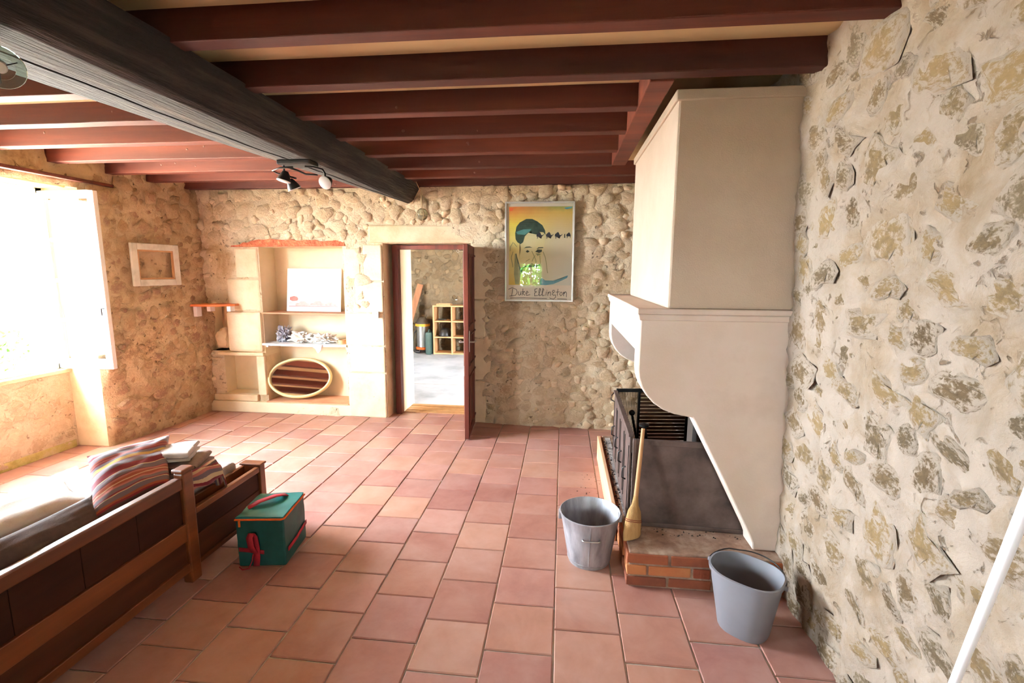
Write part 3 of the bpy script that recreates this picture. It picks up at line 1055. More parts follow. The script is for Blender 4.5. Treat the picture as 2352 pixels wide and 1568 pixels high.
# green jerry can
jc = thing('jerry_can', 'dark green jerry can standing on concrete beside the vacuum', 'can', (-2.585, 8.94, 0))
jc.scale = (.7, .55, 1.05)
m_can = M('dark_green_can', [(38, 56, 50), (52, 72, 64)], 8, .5)
bx('can_body', (-.085, .085, -.17, .17, 0, .42), m_can, jc, .035)
MB().tube([(0, -.1, .41), (0, -.09, .46), (0, .08, .46), (0, .1, .41)], .012, 8).build('can_handle', m_can, jc, smooth=50)
MB().lathe([(.025, .41), (.028, .45), (.0001, .452)], 12, c=(0, .13, 0)).build('spout_cap', m_black, jc, smooth=40)
# leaning plank and stick
pk = MB().box(-.06, .06, -.015, .015, 0, 1.42)
pm = Matrix.Translation((-3.16, 8.92, .012)) @ Matrix.Rotation(radians(13.5), 4, 'Y') @ Matrix.Rotation(radians(-14), 4, 'X')
pk.v = [pm @ p for p in pk.v]
tag(pk.build('plank', M('old_brown_plank', [(120, 78, 54), (146, 98, 68)], 5, .8, stretch=(3, 3, .4)), None, bevel=.003), 'long brown plank leaning against the far rubble wall', 'plank')
pk = MB().tube([(-2.575, 9.12, 0.01), (-2.515, 9.3, .62)], .012, 8)
tag(pk.build('stick', m_handle, None, smooth=60), 'thin wooden stick leaning beside the cubby shelf', 'stick')

# ------------------------------------------------------------------ fireplace
fp = thing('fireplace', 'stone fireplace with tall plastered hood and carved corbels on the right', 'fireplace', (.75, 3.15, 0))


def add(parent, mb, name, mat, bevel=.0, smooth=None, label=None):
    o = add_local(parent, mb, name, mat, bevel, None, smooth)
    if label:
        o['label'] = label
    return o


# hearth: mortar core faced with bricks
HX0, HX1, HY0, HY1, HZ = .362, 1.15, 2.30, 4.06, .195
hearth = add(fp, MB().box(HX0 + .008, HX1, HY0 + .006, HY1, 0, HZ), 'hearth', m_brick_mortar, .006)


def brick(x0, x1, y0, y1, z0, z1):
    c = MB().box(x0, x1, y0, y1, z0, z1)
    for p in c.v:
        p += Vector((R.uniform(-.002, .002), R.uniform(-.002, .002), R.uniform(-.0015, .0015)))
    add(hearth, c, 'brick', m_brick, .004)


courses = [(.136, .186), (.072, .123), (.012, .060)]
xs_rows = [[(.358, .566), (.580, .790), (.802, 1.01), (1.022, 1.145)], [(.358, .457), (.470, .680), (.692, .775), (.787, .99), (1.002, 1.145)], [(.358, .560), (.573, .783), (.796, 1.0), (1.012, 1.145)]]
for (z0, z1), row in zip(courses, xs_rows):
    for i, (x0, x1) in enumerate(row):
        brick(x0, x1, HY0 + R.uniform(-.003, .001), HY0 + .1, z0, z1)
for ci, (z0, z1) in enumerate(courses):
    y = HY0 + .112 + (.05 if ci == 1 else 0)
    while y < HY1 - .1:
        brick(HX0 - .004, HX0 + .1, y, min(y + .208, HY1), z0, z1)
        y += .221
CY0 = 2.39
corb = [(1.145, 1.39), (.385, 1.39), (.383, 1.131), (.389, 1.09), (.404, 1.045), (.432, 1.0), (.470, .960), (.520, .928), (.575, .908), (.625, .899), (.663, .893), (.678, .868), (.832, .576), (.985, .275), (1.002, .235), (1.006, .196), (1.145, .196)]
fxz = lambda p, q, t: Vector((p, t, q))
add(fp, MB().prism(corb, fxz, CY0, CY0 + .135), 'corbel', m_corbel, .008, None, 'carved stone corbel nearest the viewer')
add(fp, MB().prism(corb, fxz, 3.80, 3.935), 'corbel', m_corbel, .008)
add(fp, MB().box(.385, .60, CY0 + .135, 3.80, 1.215, 1.39), 'lintel', m_corbel, .006)
shelf_prof = [(.392, 1.384), (.384, 1.400), (.370, 1.414), (.366, 1.440), (1.14, 1.440), (1.14, 1.384)]
ms = MB().prism([(.366, 1.415), (1.145, 1.415), (1.145, 1.443), (.366, 1.443)], fxz, CY0 - .018, 3.955)
ms.prism([(.378, 1.384), (1.145, 1.384), (1.145, 1.415), (.370, 1.415)], fxz, CY0 - .008, 3.945)
add(fp, ms, 'mantel_shelf', m_corbel, .006)
add(fp, MB().box(.512, 1.145, CY0 + .004, 3.72, 1.443, 2.452), 'hood', m_hood, .012)
add(fp, MB().box(.50, 1.145, CY0 - .008, 3.735, 2.405, 2.452), 'cornice', m_hood, .006)
add(fp, MB().box(1.06, 1.13, 2.53, 3.80, .196, 1.38), 'fireback', m_soot, .01)
add(fp, MB().box(.62, 1.12, 2.54, 3.78, 1.20, 1.37), 'flue_throat', m_soot, .01)

# dark iron fire screen: solid near panel, panelled front, slatted far panel
fs_ = thing('fire_screen', 'folding brown iron fire screen standing on the brick hearth', 'fire screen', (.6, 3.0, .196))
Zs = .198
ZT = .705


def vpanel(a, b, z0, z1, t):
    """upright slab from a to b (xy)"""
    a, b = Vector((a[0], a[1], 0)), Vector((b[0], b[1], 0))
    dr = (b - a).normalized()
    nr = Vector((-dr.y, dr.x, 0)) * t / 2
    return MB().add_slab(a, b, nr, z0, z1)


def add_slab(self, a, b, nr, z0, z1):
    vs = []
    for z in (z0, z1):
        for p in (a - nr, b - nr, b + nr, a + nr):
            vs.append((p.x, p.y, z))
    self.add(vs, [(0, 3, 2, 1), (4, 5, 6, 7), (0, 1, 5, 4), (1, 2, 6, 5), (2, 3, 7, 6), (3, 0, 4, 7)])
    return self


MB.add_slab = add_slab


def lerp2(a, b, t):
    return (a[0] + (b[0] - a[0]) * t, a[1] + (b[1] - a[1]) * t)


A, Bp = (.405, 2.575), (1.04, 2.548)
add(fs_, vpanel(A, Bp, Zs, ZT - .01, .008), 'side_panel', m_iron, .002, None, 'solid dark side panel nearest the viewer')
for t0, t1, z0, z1 in ((0, .03, Zs, ZT), (.965, 1, Zs, ZT), (.03, .965, Zs, Zs + .022), (.03, .965, ZT - .03, ZT)):
    add(fs_, vpanel(lerp2(A, Bp, t0), lerp2(A, Bp, t1), z0, z1, .022), 'panel_edge', m_iron, .003)
# front run of panels along y
Fa, Fb = (.398, 2.60), (.418, 3.60)
nP = 4
for i in range(nP):
    p0, p1 = lerp2(Fa, Fb, (i + .02) / nP), lerp2(Fa, Fb, (i + .98) / nP)
    pn = add(fs_, vpanel(p0, p1, Zs, ZT, .012), 'front_panel', m_iron, .002)
    for tt in (.10, .90):
        q0, q1 = lerp2(p0, p1, tt - .014), lerp2(p0, p1, tt + .014)
        sl = vpanel(q0, q1, Zs + .06, ZT - .06, .020)
        add(pn, sl, 'slot_rib', m_black, .001)
    hx, hy = lerp2(p0, p1, .5)
    add(pn, MB().tube([(hx - .008, hy, .40), (hx - .028, hy, .41), (hx - .028, hy, .47), (hx - .008, hy, .48)], .005, 6), 'pull_handle', m_black, 0, 60)
add(fs_, MB().tube([(Fb[0] - .01, Fb[1], ZT - .07), (Fb[0] - .035, Fb[1] - .03, ZT - .05), (Fb[0] - .035, Fb[1] - .03, ZT - .02), (Fb[0] - .01, Fb[1], ZT)], .004, 6), 'ring_handle', m_black, 0, 60)
bar0, bar1 = (Fa[0], Fa[1]), (Fb[0], Fb[1])
add(fs_, vpanel(bar0, bar1, ZT, ZT + .018, .03), 'top_bar', m_iron, .003)
# far panel: frame, wire mesh and slats
Ga, Gb = (.425, 3.60), (.98, 3.66)
ZG = .735
for t0, t1, z0, z1 in ((0, .035, Zs, ZG), (.965, 1, Zs, ZG), (.035, .965, ZG - .025, ZG), (.035, .965, Zs, Zs + .025), (.30, .33, Zs, ZG)):
    add(fs_, vpanel(lerp2(Ga, Gb, t0), lerp2(Ga, Gb, t1), z0, z1, .02), 'mesh_frame', m_black, .002)
m_meshmat = M('brass_wire_mesh', [(96, 82, 58), (126, 108, 78)], 30, .6, .6, 300, metal=.4)
wm = MB()
for i in range(22):
    a0, a1 = lerp2(Ga, Gb, .035 + .265 * i / 22), lerp2(Ga, Gb, .035 + .265 * (i + .62) / 22)
    wm.add_slab(Vector((*a0, 0)), Vector((*a1, 0)), Vector((0, .001, 0)), Zs + .025, ZG - .025)
o = add(fs_, wm, 'wire_mesh', m_meshmat)
o['kind'] = 'stuff'
for i in range(17):
    z = Zs + .04 + i * .0285
    add(fs_, vpanel(lerp2(Ga, Gb, .33), lerp2(Ga, Gb, .965), z, z + .0245, .008), 'slat', M('rusty_slat', [(96, 64, 46), (128, 88, 62)], 8, .7), .001)

# fire irons, log, ash
pkr = thing('fire_poker', 'black fire poker with round knob leaning inside the screen', 'poker', (.52, 3.15, .20))
add(pkr, MB().tube([(.60, 3.40, .21), (.485, 3.18, .66)], .009, 8), 'rod', m_black, 0, 60)
add(pkr, MB().lathe([(.0001, -.022), (.016, -.014), (.021, 0), (.016, .014), (.0001, .022)], 12, c=(.483, 3.175, .675)), 'knob', m_black, 0, 60)
fb = thing('hearth_shovel', 'dark hearth shovel handle with flat knob behind the screen edge', 'shovel', (.5, 2.8, .2))
add(fb, MB().tube([(.60, 2.86, .21), (.49, 2.74, .73)], .010, 8), 'rod', m_black, 0, 60)
add(fb, MB().lathe([(.0001, -.012), (.028, -.008), (.03, .004), (.0001, .014)], 12, c=(.489, 2.738, .735)), 'knob', m_black, 0, 60)
add(fb, vpanel((.56, 2.88), (.68, 2.86), .199, .30, .006), 'blade', m_black, .002)
lg = MB()
pth = [(.66 + .02 * sin(i), 2.95 + i * .07, .275 + .006 * cos(i * 2)) for i in range(8)]
lg.tube(pth, [.06, .068, .066, .07, .068, .066, .064, .058], 12)
lg = lg.build('charred_log', m_soot, None, smooth=50)
tag(lg, 'charred black log lying on the hearth inside the fire screen', 'log')
ashm = MB()
na = 26
vs, fs = [], []
for i in range(na):
    for j in range(na):
        u, v = i / (na - 1), j / (na - 1)
        h = max(0, (1 - (2 * u - 1) ** 2) * (1 - (2 * v - 1) ** 2)) * .05 + .012 * max(0, fr(u, v, 3, 9, 3)) * min(1, 8 * min(u, v, 1 - u, 1 - v))
        vs.append((.45 + .55 * u, 2.66 + .85 * v, .196 + h))
for i in range(na - 1):
    for j in range(na - 1):
        k = i * na + j
        fs.append((k, k + na, k + na + 1, k + 1))
ashm.add(vs, fs)
o = ashm.build('ash_bed', m_ash, None, smooth=180)
tag(o, 'bed of grey ash on the hearth inside the fire screen', 'ash', kind='stuff')
cr = MB()
cR = random.Random(3)


def crumb(x, y, z, s):
    vs = [(x + s * cR.uniform(-1, 1), y + s * cR.uniform(-1, 1), z + s * .6 * cR.uniform(0, 1)) for _ in range(4)]
    vs[3] = (x, y, z + s * .9)
    vs[0] = (x - s, y - s * .6, z)
    vs[1] = (x + s, y - s * .3, z)
    vs[2] = (x, y + s, z)
    cr.add(vs, [(0, 2, 1), (0, 1, 3), (1, 2, 3), (2, 0, 3)])


for _ in range(90):
    crumb(cR.uniform(.36, .40), cR.uniform(2.75, 3.95), .197, cR.uniform(.003, .010))
for _ in range(34):
    crumb(cR.uniform(.44, 1.0), cR.uniform(2.47, 2.545), .197, cR.uniform(.002, .007))
for _ in range(50):
    crumb(.33 - abs(cR.gauss(0, .12)), cR.uniform(2.75, 3.7), .0015, cR.uniform(.002, .006))
o = cr.build('charcoal_crumbs', m_soot, None)
tag(o, 'scattered charcoal crumbs on the hearth edge and tiles', 'charcoal', kind='stuff')
o = MB().box(.400 - .012, .43, 2.66, 4.0, .1955, .1975).build('ash_strip', m_ash, hearth)
o.matrix_parent_inverse = parent_inv(hearth)
pl = MB().box(.326, .352, 2.72, 4.02, 0, .205)
tag(pl.build('edge_plank', m_plank, None, bevel=.004), 'pale raw plank set on edge along the left side of the hearth', 'plank')

# hearth broom
br = thing('hand_broom', 'small straw hearth broom with wooden handle leaning on the iron screen', 'broom', (.389, 2.40, .196))
b0, b1 = Vector((.392, 2.405, .198)), Vector((.452, 2.548, .775))
d = (b1 - b0)
sidev = Vector((1, .1, 0)).normalized()
dn = d.normalized()
sidev = (sidev - dn * sidev.dot(dn)).normalized()
thk = dn.cross(sidev)
nst = 12
vs, fs = [], []
secs = [(.0, .042, .02), (.06, .047, .022), (.16, .044, .022), (.26, .035, .02), (.31, .020, .018), (.36, .015, .014), (.40, .012, .012)]
for s_, w_, t_ in secs:
    for k in range(nst):
        a = 2 * pi * k / nst
        p = b0 + d * s_ + sidev * cos(a) * w_ + thk * sin(a) * t_
        if s_ == 0:
            p += dn * .015 * cos(a) + Vector((0, 0, .010))
        vs.append(p)
for i in range(len(secs) - 1):
    for k in range(nst):
        fs.append((i * nst + k, i * nst + (k + 1) % nst, (i + 1) * nst + (k + 1) % nst, (i + 1) * nst + k))
fs += [tuple(range(nst))[::-1], tuple((len(secs) - 1) * nst + k for k in range(nst))]
mb = MB()
mb.add(vs, fs)
add(br, mb, 'bristles', m_straw, 0, 60)
add(br, MB().tube([b0 + d * .39, b0 + d * .7, b1], [.0125, .0115, .010], 10), 'handle', m_handle, 0, 60)
for s_, w_ in ((.17, .0445), (.185, .0435)):
    add(br, MB().tube([b0 + d * s_ + sidev * cos(2 * pi * k / 16) * (w_ + .001) + thk * sin(2 * pi * k / 16) * .0235 for k in range(16)], .0016, 5, closed=True), 'stitching', M('red_string', [(120, 40, 30)]), 0, 60)

# ------------------------------------------------------------------ buckets
bk = thing('zinc_bucket', 'round galvanised zinc bucket with side grip on the tiles by the hearth', 'bucket', (.178, 2.525, 0))
prof = [(.100, .012), (.115, .0), (.118, .012), (.122, .03), (.150, .20), (.166, .282), (.170, .286), (.171, .291), (.166, .293), (.161, .284), (.146, .20), (.116, .03), (.0001, .026)]
MB().lathe([(.0001, .012)] + prof, 40).build('body', m_zinc, bk, smooth=40)
MB().tube([(-.045, -.140, .195), (-.045, -.160, .199), (-.035, -.166, .199), (.035, -.166, .199), (.045, -.160, .199), (.045, -.140, .195)], .0042, 8).build('grip', m_chrome, bk, smooth=60)
MB().tube([(-.008, -.1245, .03), (-.006, -.1495, .18), (-.004, -.167, .28)], .0022, 6).build('seam', m_zinc, bk, smooth=60)
MB().lathe([(.1195, .018), (.1225, .022), (.1215, .028)], 40).build('foot_bead', m_zinc, bk, smooth=60)
for sx in (-1, 1):
    bx('ear', (min(sx * .155, sx * .176), max(sx * .155, sx * .176), -.018, .018, .24, .285), m_zinc, bk, .004)

gb = thing('mop_bucket', 'grey oval plastic mop bucket on the tiles by the right wall', 'bucket', (.862, 2.075, 0), radians(-36))


def oval(a, b, z, n=44, flat=.0, lip=0):
    out = []
    for k in range(n):
        t = 2 * pi * k / n
        c_, s_ = cos(t), sin(t)
        e = 2.6
        x = a * abs(c_) ** (2 / e) * (1 if c_ > 0 else -1)
        y = b * abs(s_) ** (2 / e) * (1 if s_ > 0 else -1)
        if c_ < -.80:
            x -= lip * (abs(c_) - .8) * 3
        out.append((x, y, z))
    return out


secs = [oval(.0005, .0005, .006), oval(.095, .088, .006), oval(.102, .094, 0), oval(.108, .10, .012), oval(.138, .118, .22, lip=.02), oval(.142, .121, .262, lip=.015), oval(.150, .129, .263, lip=.02), oval(.152, .131, .283, lip=.022), oval(.144, .123, .285, lip=.02), oval(.136, .115, .24, lip=.02), oval(.104, .096, .014), oval(.0005, .0005, .012)]
vs = [p for s_ in secs for p in s_]
n = 44
fs = [(i * n + k, i * n + (k + 1) % n, (i + 1) * n + (k + 1) % n, (i + 1) * n + k) for i in range(len(secs) - 1) for k in range(n)]
mb = MB()
mb.add(vs, fs)
mb.build('body', m_grey_plastic, gb, smooth=50)
hp = [(.153 * cos(pi * i / 18) - (.02 if i > 12 else 0), .155 * sin(pi * i / 18), .270 + .022 * sin(pi * i / 18)) for i in range(19)]
MB().tube(hp, .0032, 7).build('bail_handle', m_black, gb, smooth=60)
for px_ in (-.166, .152):
    MB().lathe([(.0001, -.010), (.010, -.010), (.010, .010), (.0001, .010)], 10, c=(px_, 0, .268), mat=Matrix.Rotation(radians(90), 4, 'Y')).build('bail_pivot', m_grey_plastic, gb, smooth=40)

# ------------------------------------------------------------------ poster
PX0, PX1, PZ0, PZ1, PYF = -.586, .099, 1.322, 2.297, 4.768
po = thing('framed_poster', 'framed portrait poster in silver frame hanging right of the door', 'poster', ((PX0 + PX1) / 2, PYF, PZ0))


def pmap(x, y, off=0.0):
    u, v = (x - 130) / 945.0, 1 - (y - 95) / 1360.0
    return Vector((PX0 + u * (PX1 - PX0), PYF + .010 - off, PZ0 + v * (PZ1 - PZ0)))


m_alu = M('silver_frame', [(196, 192, 186), (214, 210, 204)], 6, .35, metal=.6)
s = .016
for dms in ((PX0, PX0 + s, PZ0, PZ1), (PX1 - s, PX1, PZ0, PZ1), (PX0 + s, PX1 - s, PZ0, PZ0 + s), (PX0 + s, PX1 - s, PZ1 - s, PZ1)):
    add(po, MB().box(dms[0], dms[1], PYF - .004, PYF + .026, dms[2], dms[3]), 'frame_bar', m_alu, .002)
add(po, MB().box(PX0 + .01, PX1 - .01, PYF + .0105, PYF + .022, PZ0 + .01, PZ1 - .01), 'paper', M('poster_paper', [(226, 212, 192)], 4, .8))


def print_mat():
    m, nt, bs = new_mat('poster_print')
    tc = N(nt, 'ShaderNodeTexCoord')
    sp = N(nt, 'ShaderNodeSeparateXYZ')
    nt.links.new(tc.outputs['Generated'], sp.inputs[0])
    nz = noise_tex(nt, tc.outputs['Generated'], 4, 4)
    v = math_node(nt, 'ADD', sp.outputs[2], math_node(nt, 'MULTIPLY', math_node(nt, 'SUBTRACT', nz, .5), .12))
    lf = ramp(nt, v, [(224, 196, 80), (232, 214, 140), (226, 204, 120), (240, 216, 92), (226, 160, 80), (214, 120, 60)], [0, .3, .55, .78, .92, 1])
    rt = ramp(nt, v, [(206, 206, 190), (216, 208, 184), (214, 200, 166), (218, 190, 130), (214, 178, 96), (150, 156, 84)], [0, .3, .58, .8, .93, 1])
    mx = N(nt, 'ShaderNodeMix', data_type='RGBA')
    nt.links.new(math_node(nt, 'ADD', math_node(nt, 'MULTIPLY', sp.outputs[0], 1.5), -.15, True), mx.inputs[0])
    nt.links.new(lf, mx.inputs[6])
    nt.links.new(rt, mx.inputs[7])
    nt.links.new(mx.outputs[2], bs.inputs['Base Color'])
    bs.inputs['Roughness'].default_value = .8
    return m


mb = MB()
a, b = pmap(182, 1228), pmap(1042, 160)
mb.box(a.x, b.x, PYF + .0098, PYF + .0105, a.z, b.z)
add(po, mb, 'print', print_mat())
m_ink = M('poster_ink_green', [(44, 62, 54), (70, 92, 76)], 14, .8)
m_ink_soft = M('poster_ink_soft', [(136, 138, 92), (160, 160, 112)], 14, .8)
m_ink_blue = M('poster_ink_blue', [(70, 140, 160), (110, 170, 180)], 10, .8)
m_ink_line = M('poster_ink_line', [(52, 50, 54)], 4, .8)


def ink(pts, mat, off, name='printed_shape'):
    vs = [pmap(x, y, off) for x, y in pts]
    n_ = len(vs)
    me_v = [tuple(p) for p in vs]
    bm = bmesh.new()
    bvs = [bm.verts.new(p) for p in me_v]
    f_ = bm.faces.new(bvs)
    bmesh.ops.triangulate(bm, faces=[f_])
    bmesh.ops.recalc_face_normals(bm, faces=bm.faces)
    me = bpy.data.meshes.new(name)
    bm.to_mesh(me)
    bm.free()
    o = link(name, me, mat)
    o.parent = po
    o.matrix_parent_inverse = parent_inv(po)
    return o


def stroke(paths, w, mat, off, name='printed_stroke'):
    mb = MB()
    for pth in paths:
        P_ = [pmap(x, y, off) for x, y in pth]
        for p, q in zip(P_, P_[1:]):
            t = (q - p)
            if t.length < 1e-6:
                continue
            t.normalize()
            nn = Vector((-t.z, 0, t.x)) * w / 2
            p2, q2 = p - t * w * .3, q + t * w * .3
            mb.add([p2 - nn, q2 - nn, q2 + nn, p2 + nn], [(0, 1, 2, 3)])
    o = mb.build(name, mat, None, recalc=False)
    o.parent = po
    o.matrix_parent_inverse = parent_inv(po)
    return o


ink([(330, 640), (345, 720), (330, 860), (350, 960), (420, 990), (470, 1010), (560, 1000), (620, 960), (650, 800), (672, 640), (676, 520), (560, 500), (430, 500), (370, 590)], M('poster_skin', [(222, 206, 140), (226, 214, 166)], 6, .8), .0006)
ink([(275, 600), (268, 520), (285, 430), (330, 372), (420, 325), (500, 325), (570, 358), (640, 410), (676, 480), (682, 545), (655, 505), (600, 500), (560, 535), (490, 520), (500, 480), (450, 508), (400, 560), (378, 640), (345, 665), (300, 640)], m_ink, .0009, 'printed_hair')
ink([(280, 500), (380, 465), (490, 460), (470, 490), (400, 540), (300, 530)], M('poster_teal', [(70, 126, 126), (90, 146, 140)], 10, .8), .0012)
for br_ in ([(385, 725), (420, 700), (470, 698), (510, 712), (470, 712), (420, 716)], [(560, 735), (590, 708), (655, 705), (655, 718), (600, 722)]):
    ink(br_, m_ink, .0011)
ink([(415, 765), (440, 745), (470, 765), (440, 782)], m_ink, .0011)
ink([(545, 770), (580, 735), (640, 740), (635, 770), (600, 785), (570, 775)], m_ink, .0011)
ink([(550, 790), (600, 790), (630, 800), (580, 825)], m_ink_soft, .0011)
ink([(350, 990), (420, 960), (480, 945), (500, 920), (530, 940), (580, 950), (615, 930), (620, 970), (560, 980), (470, 970), (400, 985), (360, 1070), (330, 1100)], m_ink_soft, .0012)
ink([(360, 985), (430, 958), (500, 962), (600, 952), (615, 965), (520, 978), (430, 975)], m_ink, .0014)
ink([(265, 800), (290, 790), (300, 900), (340, 990), (355, 1060), (330, 1220), (275, 1220), (255, 1080)], m_ink_soft, .0009)
ink([(275, 800), (285, 800), (345, 990), (380, 985), (360, 1060), (330, 1010)], m_ink, .0013)
stroke([[(240, 640), (205, 700), (200, 760)], [(250, 650), (290, 700)], [(240, 770), (215, 850), (240, 980)], [(500, 760), (555, 880), (560, 920)], [(655, 770), (690, 860), (720, 1060)], [(420, 900), (470, 870)], [(545, 820), (520, 860), (505, 900)], [(610, 820), (620, 930)]], .006, m_ink_soft, .0012)
ink([(620, 1225), (618, 1150), (640, 1125), (690, 1162), (800, 1165), (900, 1140), (1000, 1090), (990, 1125), (900, 1170), (800, 1212), (700, 1228)], m_ink_blue, .0009)
ink([(925, 180), (990, 170), (1035, 165), (1030, 185), (960, 200)], m_ink_blue, .0009)
ink([(185, 175), (250, 178), (230, 215), (185, 222)], M('poster_orange', [(228, 112, 64)], 4, .8), .0009)
for cx, s_ in ((600, 1.0), (730, 1.0), (850, 1.0), (1000, .85)):
    cy = 540
    pts_ = [(-40, 20), (-38, -8), (-14, -28), (0, -40), (14, -28), (26, 2), (44, 4), (60, -14), (62, -6), (46, 16), (28, 22), (26, 50), (20, 50), (20, 24), (-18, 24), (-24, 52), (-32, 52), (-28, 24)]
    if cx == 1000:
        pts_ = [p for p in pts_ if p[0] < 30]
    ink([(cx + p[0] * s_, cy + p[1] * s_) for p in pts_], M('poster_camel', [(62, 62, 68)], 4, .8), .0010, 'printed_camel')
ink([(938, 530), (948, 525), (950, 580), (936, 580)], m_ink_line, .0010, 'printed_walker')
letters = [
    [(236, 1285), (226, 1385)], [(180, 1290), (230, 1268), (290, 1290), (304, 1330), (280, 1372), (196, 1386)],
    [(322, 1318), (318, 1362), (335, 1372), (352, 1350), (356, 1318), (356, 1368)],
    [(382, 1280), (376, 1372)], [(408, 1318), (378, 1345), (412, 1372)], [(370, 1322), (400, 1318)],
    [(428, 1348), (456, 1330), (440, 1312), (424, 1340), (434, 1374), (482, 1362)],
    [(578, 1275), (548, 1285), (546, 1315), (572, 1320), (545, 1340), (546, 1378), (590, 1372)],
    [(600, 1370), (628, 1290), (616, 1272), (604, 1320), (612, 1376), (636, 1366)],
    [(640, 1366), (672, 1290), (660, 1272), (648, 1320), (656, 1376), (684, 1366)],
    [(706, 1318), (702, 1372)], [(714, 1296), (718, 1300)],
    [(728, 1374), (732, 1320), (738, 1340), (756, 1318), (766, 1330), (764, 1374)],
    [(822, 1300), (800, 1296), (790, 1320), (808, 1330), (826, 1312)], [(806, 1330), (788, 1352), (808, 1368), (832, 1360), (838, 1392), (810, 1420), (764, 1412), (756, 1402)],
    [(866, 1280), (860, 1372)], [(842, 1324), (890, 1318)],
    [(908, 1322), (892, 1350), (908, 1374), (930, 1354), (920, 1324), (908, 1322)],
    [(944, 1374), (948, 1322), (952, 1342), (972, 1316), (986, 1332), (986, 1390)],
    [(206, 1412), (400, 1408), (715, 1414)], [(862, 1416), (992, 1420)]]
stroke(letters, .0052, m_ink_line, .0012, 'handwritten_lettering')
add(po, MB().box(PX0 + .014, PX1 - .014, PYF + .003, PYF + .0045, PZ0 + .014, PZ1 - .014), 'glass', m_glass)

# empty white picture frame on the left wall
ef = thing('picture_frame', 'empty whitewashed picture frame hanging on the left rubble wall', 'picture frame', (-4.0, 4.335, 1.46))
lx = lambda y: left_fn(y, 1.6, 0).x + .062
m_whitewash = M('whitewashed_wood', [(190, 186, 172), (216, 212, 200), (226, 222, 210)], 8, .7, .2, 50)
y0_, y1_, z0_, z1_ = 4.085, 4.595, 1.458, 1.866
s = .062
for (ya, yb, za, zb) in ((y0_, y0_ + s, z0_, z1_), (y1_ - s, y1_, z0_, z1_), (y0_ + s, y1_ - s, z0_, z0_ + s), (y0_ + s, y1_ - s, z1_ - s, z1_)):
    xm_ = lx((ya + yb) / 2)
    add(ef, MB().add_slab(Vector((lx(ya), ya, 0)), Vector((lx(yb), yb, 0)), Vector((.012, 0, 0)), za, zb), 'frame_bar', m_whitewash, .005)
s2 = .016
for (ya, yb, za, zb) in ((y0_ + s, y0_ + s + s2, z0_ + s, z1_ - s), (y1_ - s - s2, y1_ - s, z0_ + s, z1_ - s), (y0_ + s, y1_ - s, z0_ + s, z0_ + s + s2), (y0_ + s, y1_ - s, z1_ - s - s2, z1_ - s)):
    add(ef, MB().add_slab(Vector((lx(ya) - .004, ya, 0)), Vector((lx(yb) - .004, yb, 0)), Vector((.008, 0, 0)), za, zb), 'inner_slip', m_handle, .002)

# ------------------------------------------------------------------ niche contents
us = thing('niche_shelf', 'thin wooden shelf across the upper half of the niche', 'shelf', (-2.85, 5.06, 1.135))
bx('board', (NX0 + 2.85 - .004, NX1 + 2.85 + .004, -.135, .175, 0, .016), M('shelf_brown', [(150, 104, 76), (178, 130, 98)], 5, .7, stretch=(.3, 2, 2)), us, .002)
ls = thing('white_shelf', 'white shelf board across the lower half of the niche', 'shelf', (-2.85, 5.06, .785))
mb = MB()
vs = []
for i in range(17):
    t = i / 16
    x = NX0 + 2.85 - .003 + (NX1 - NX0 + .006) * t
    bow = -.16 - .035 * sin(pi * t)
    vs += [(x, bow, 0), (x, bow, .022), (x, .17, .022), (x, .17, 0)]
fs = [(i * 4 + e, i * 4 + (e + 1) % 4, i * 4 + 4 + (e + 1) % 4, i * 4 + 4 + e) for i in range(16) for e in range(4)] + [(0, 1, 2, 3), (67, 66, 65, 64)]
mb.add(vs, fs)
mb.build('board', m_white_plastic, ls, bevel=.002)
for sx in (-1, 1):
    bx('bracket', (min(sx * .486, sx * .46), max(sx * .486, sx * .46), -.10, .10, -.03, 0), m_white_plastic, ls, .002)
# white print leaning on the upper shelf
cp = thing('canvas_print', 'white print of faint red cars leaning on the upper niche shelf', 'picture', (-2.84, 5.135, 1.152))
tilt = Matrix.Translation((0, 0, 0)) @ Matrix.Rotation(radians(-8), 4, 'X')
o = MB().box(-.325, .325, 0, .012, 0, .49, mat=tilt).build('sheet', m_canvas, cp, bevel=.001)
m_pink = M('faded_red_print', [(186, 92, 88), (206, 130, 122)], 14, .9)
m_pale_print = M('faded_grey_print', [(170, 140, 136), (206, 180, 176)], 10, .9)


def sheet_shape(pts, mat, name):
    vs = [tilt @ Vector((x, -.0008, z)) for x, z in pts]
    bm = bmesh.new()
    f_ = bm.faces.new([bm.verts.new(p) for p in vs])
    bmesh.ops.triangulate(bm, faces=[f_])
    me = bpy.data.meshes.new(name)
    bm.to_mesh(me)
    bm.free()
    link(name, me, mat, cp)


car = [(-.10, .0), (-.10, .03), (-.06, .035), (-.035, .06), (.03, .06), (.06, .035), (.10, .03), (.10, 0)]
for cx, cz, s_ in ((-.13, .06, .9), (.05, .065, .9), (.2, .065, .7)):
    sheet_shape([(cx + p[0] * s_, cz + p[1] * s_) for p in car], m_pale_print, 'printed_car')
sheet_shape([(-.29, .13), (-.29, .16), (-.24, .175), (-.2, .165), (-.185, .14), (-.2, .12), (-.26, .115)], m_pink, 'printed_car')
sheet_shape([(-.30, .055), (-.30, .062), (.29, .062), (.29, .055)], m_pink, 'printed_line')
sheet_shape([(-.30, .09), (-.30, .094), (-.17, .094), (-.17, .09)], m_pink, 'printed_line')
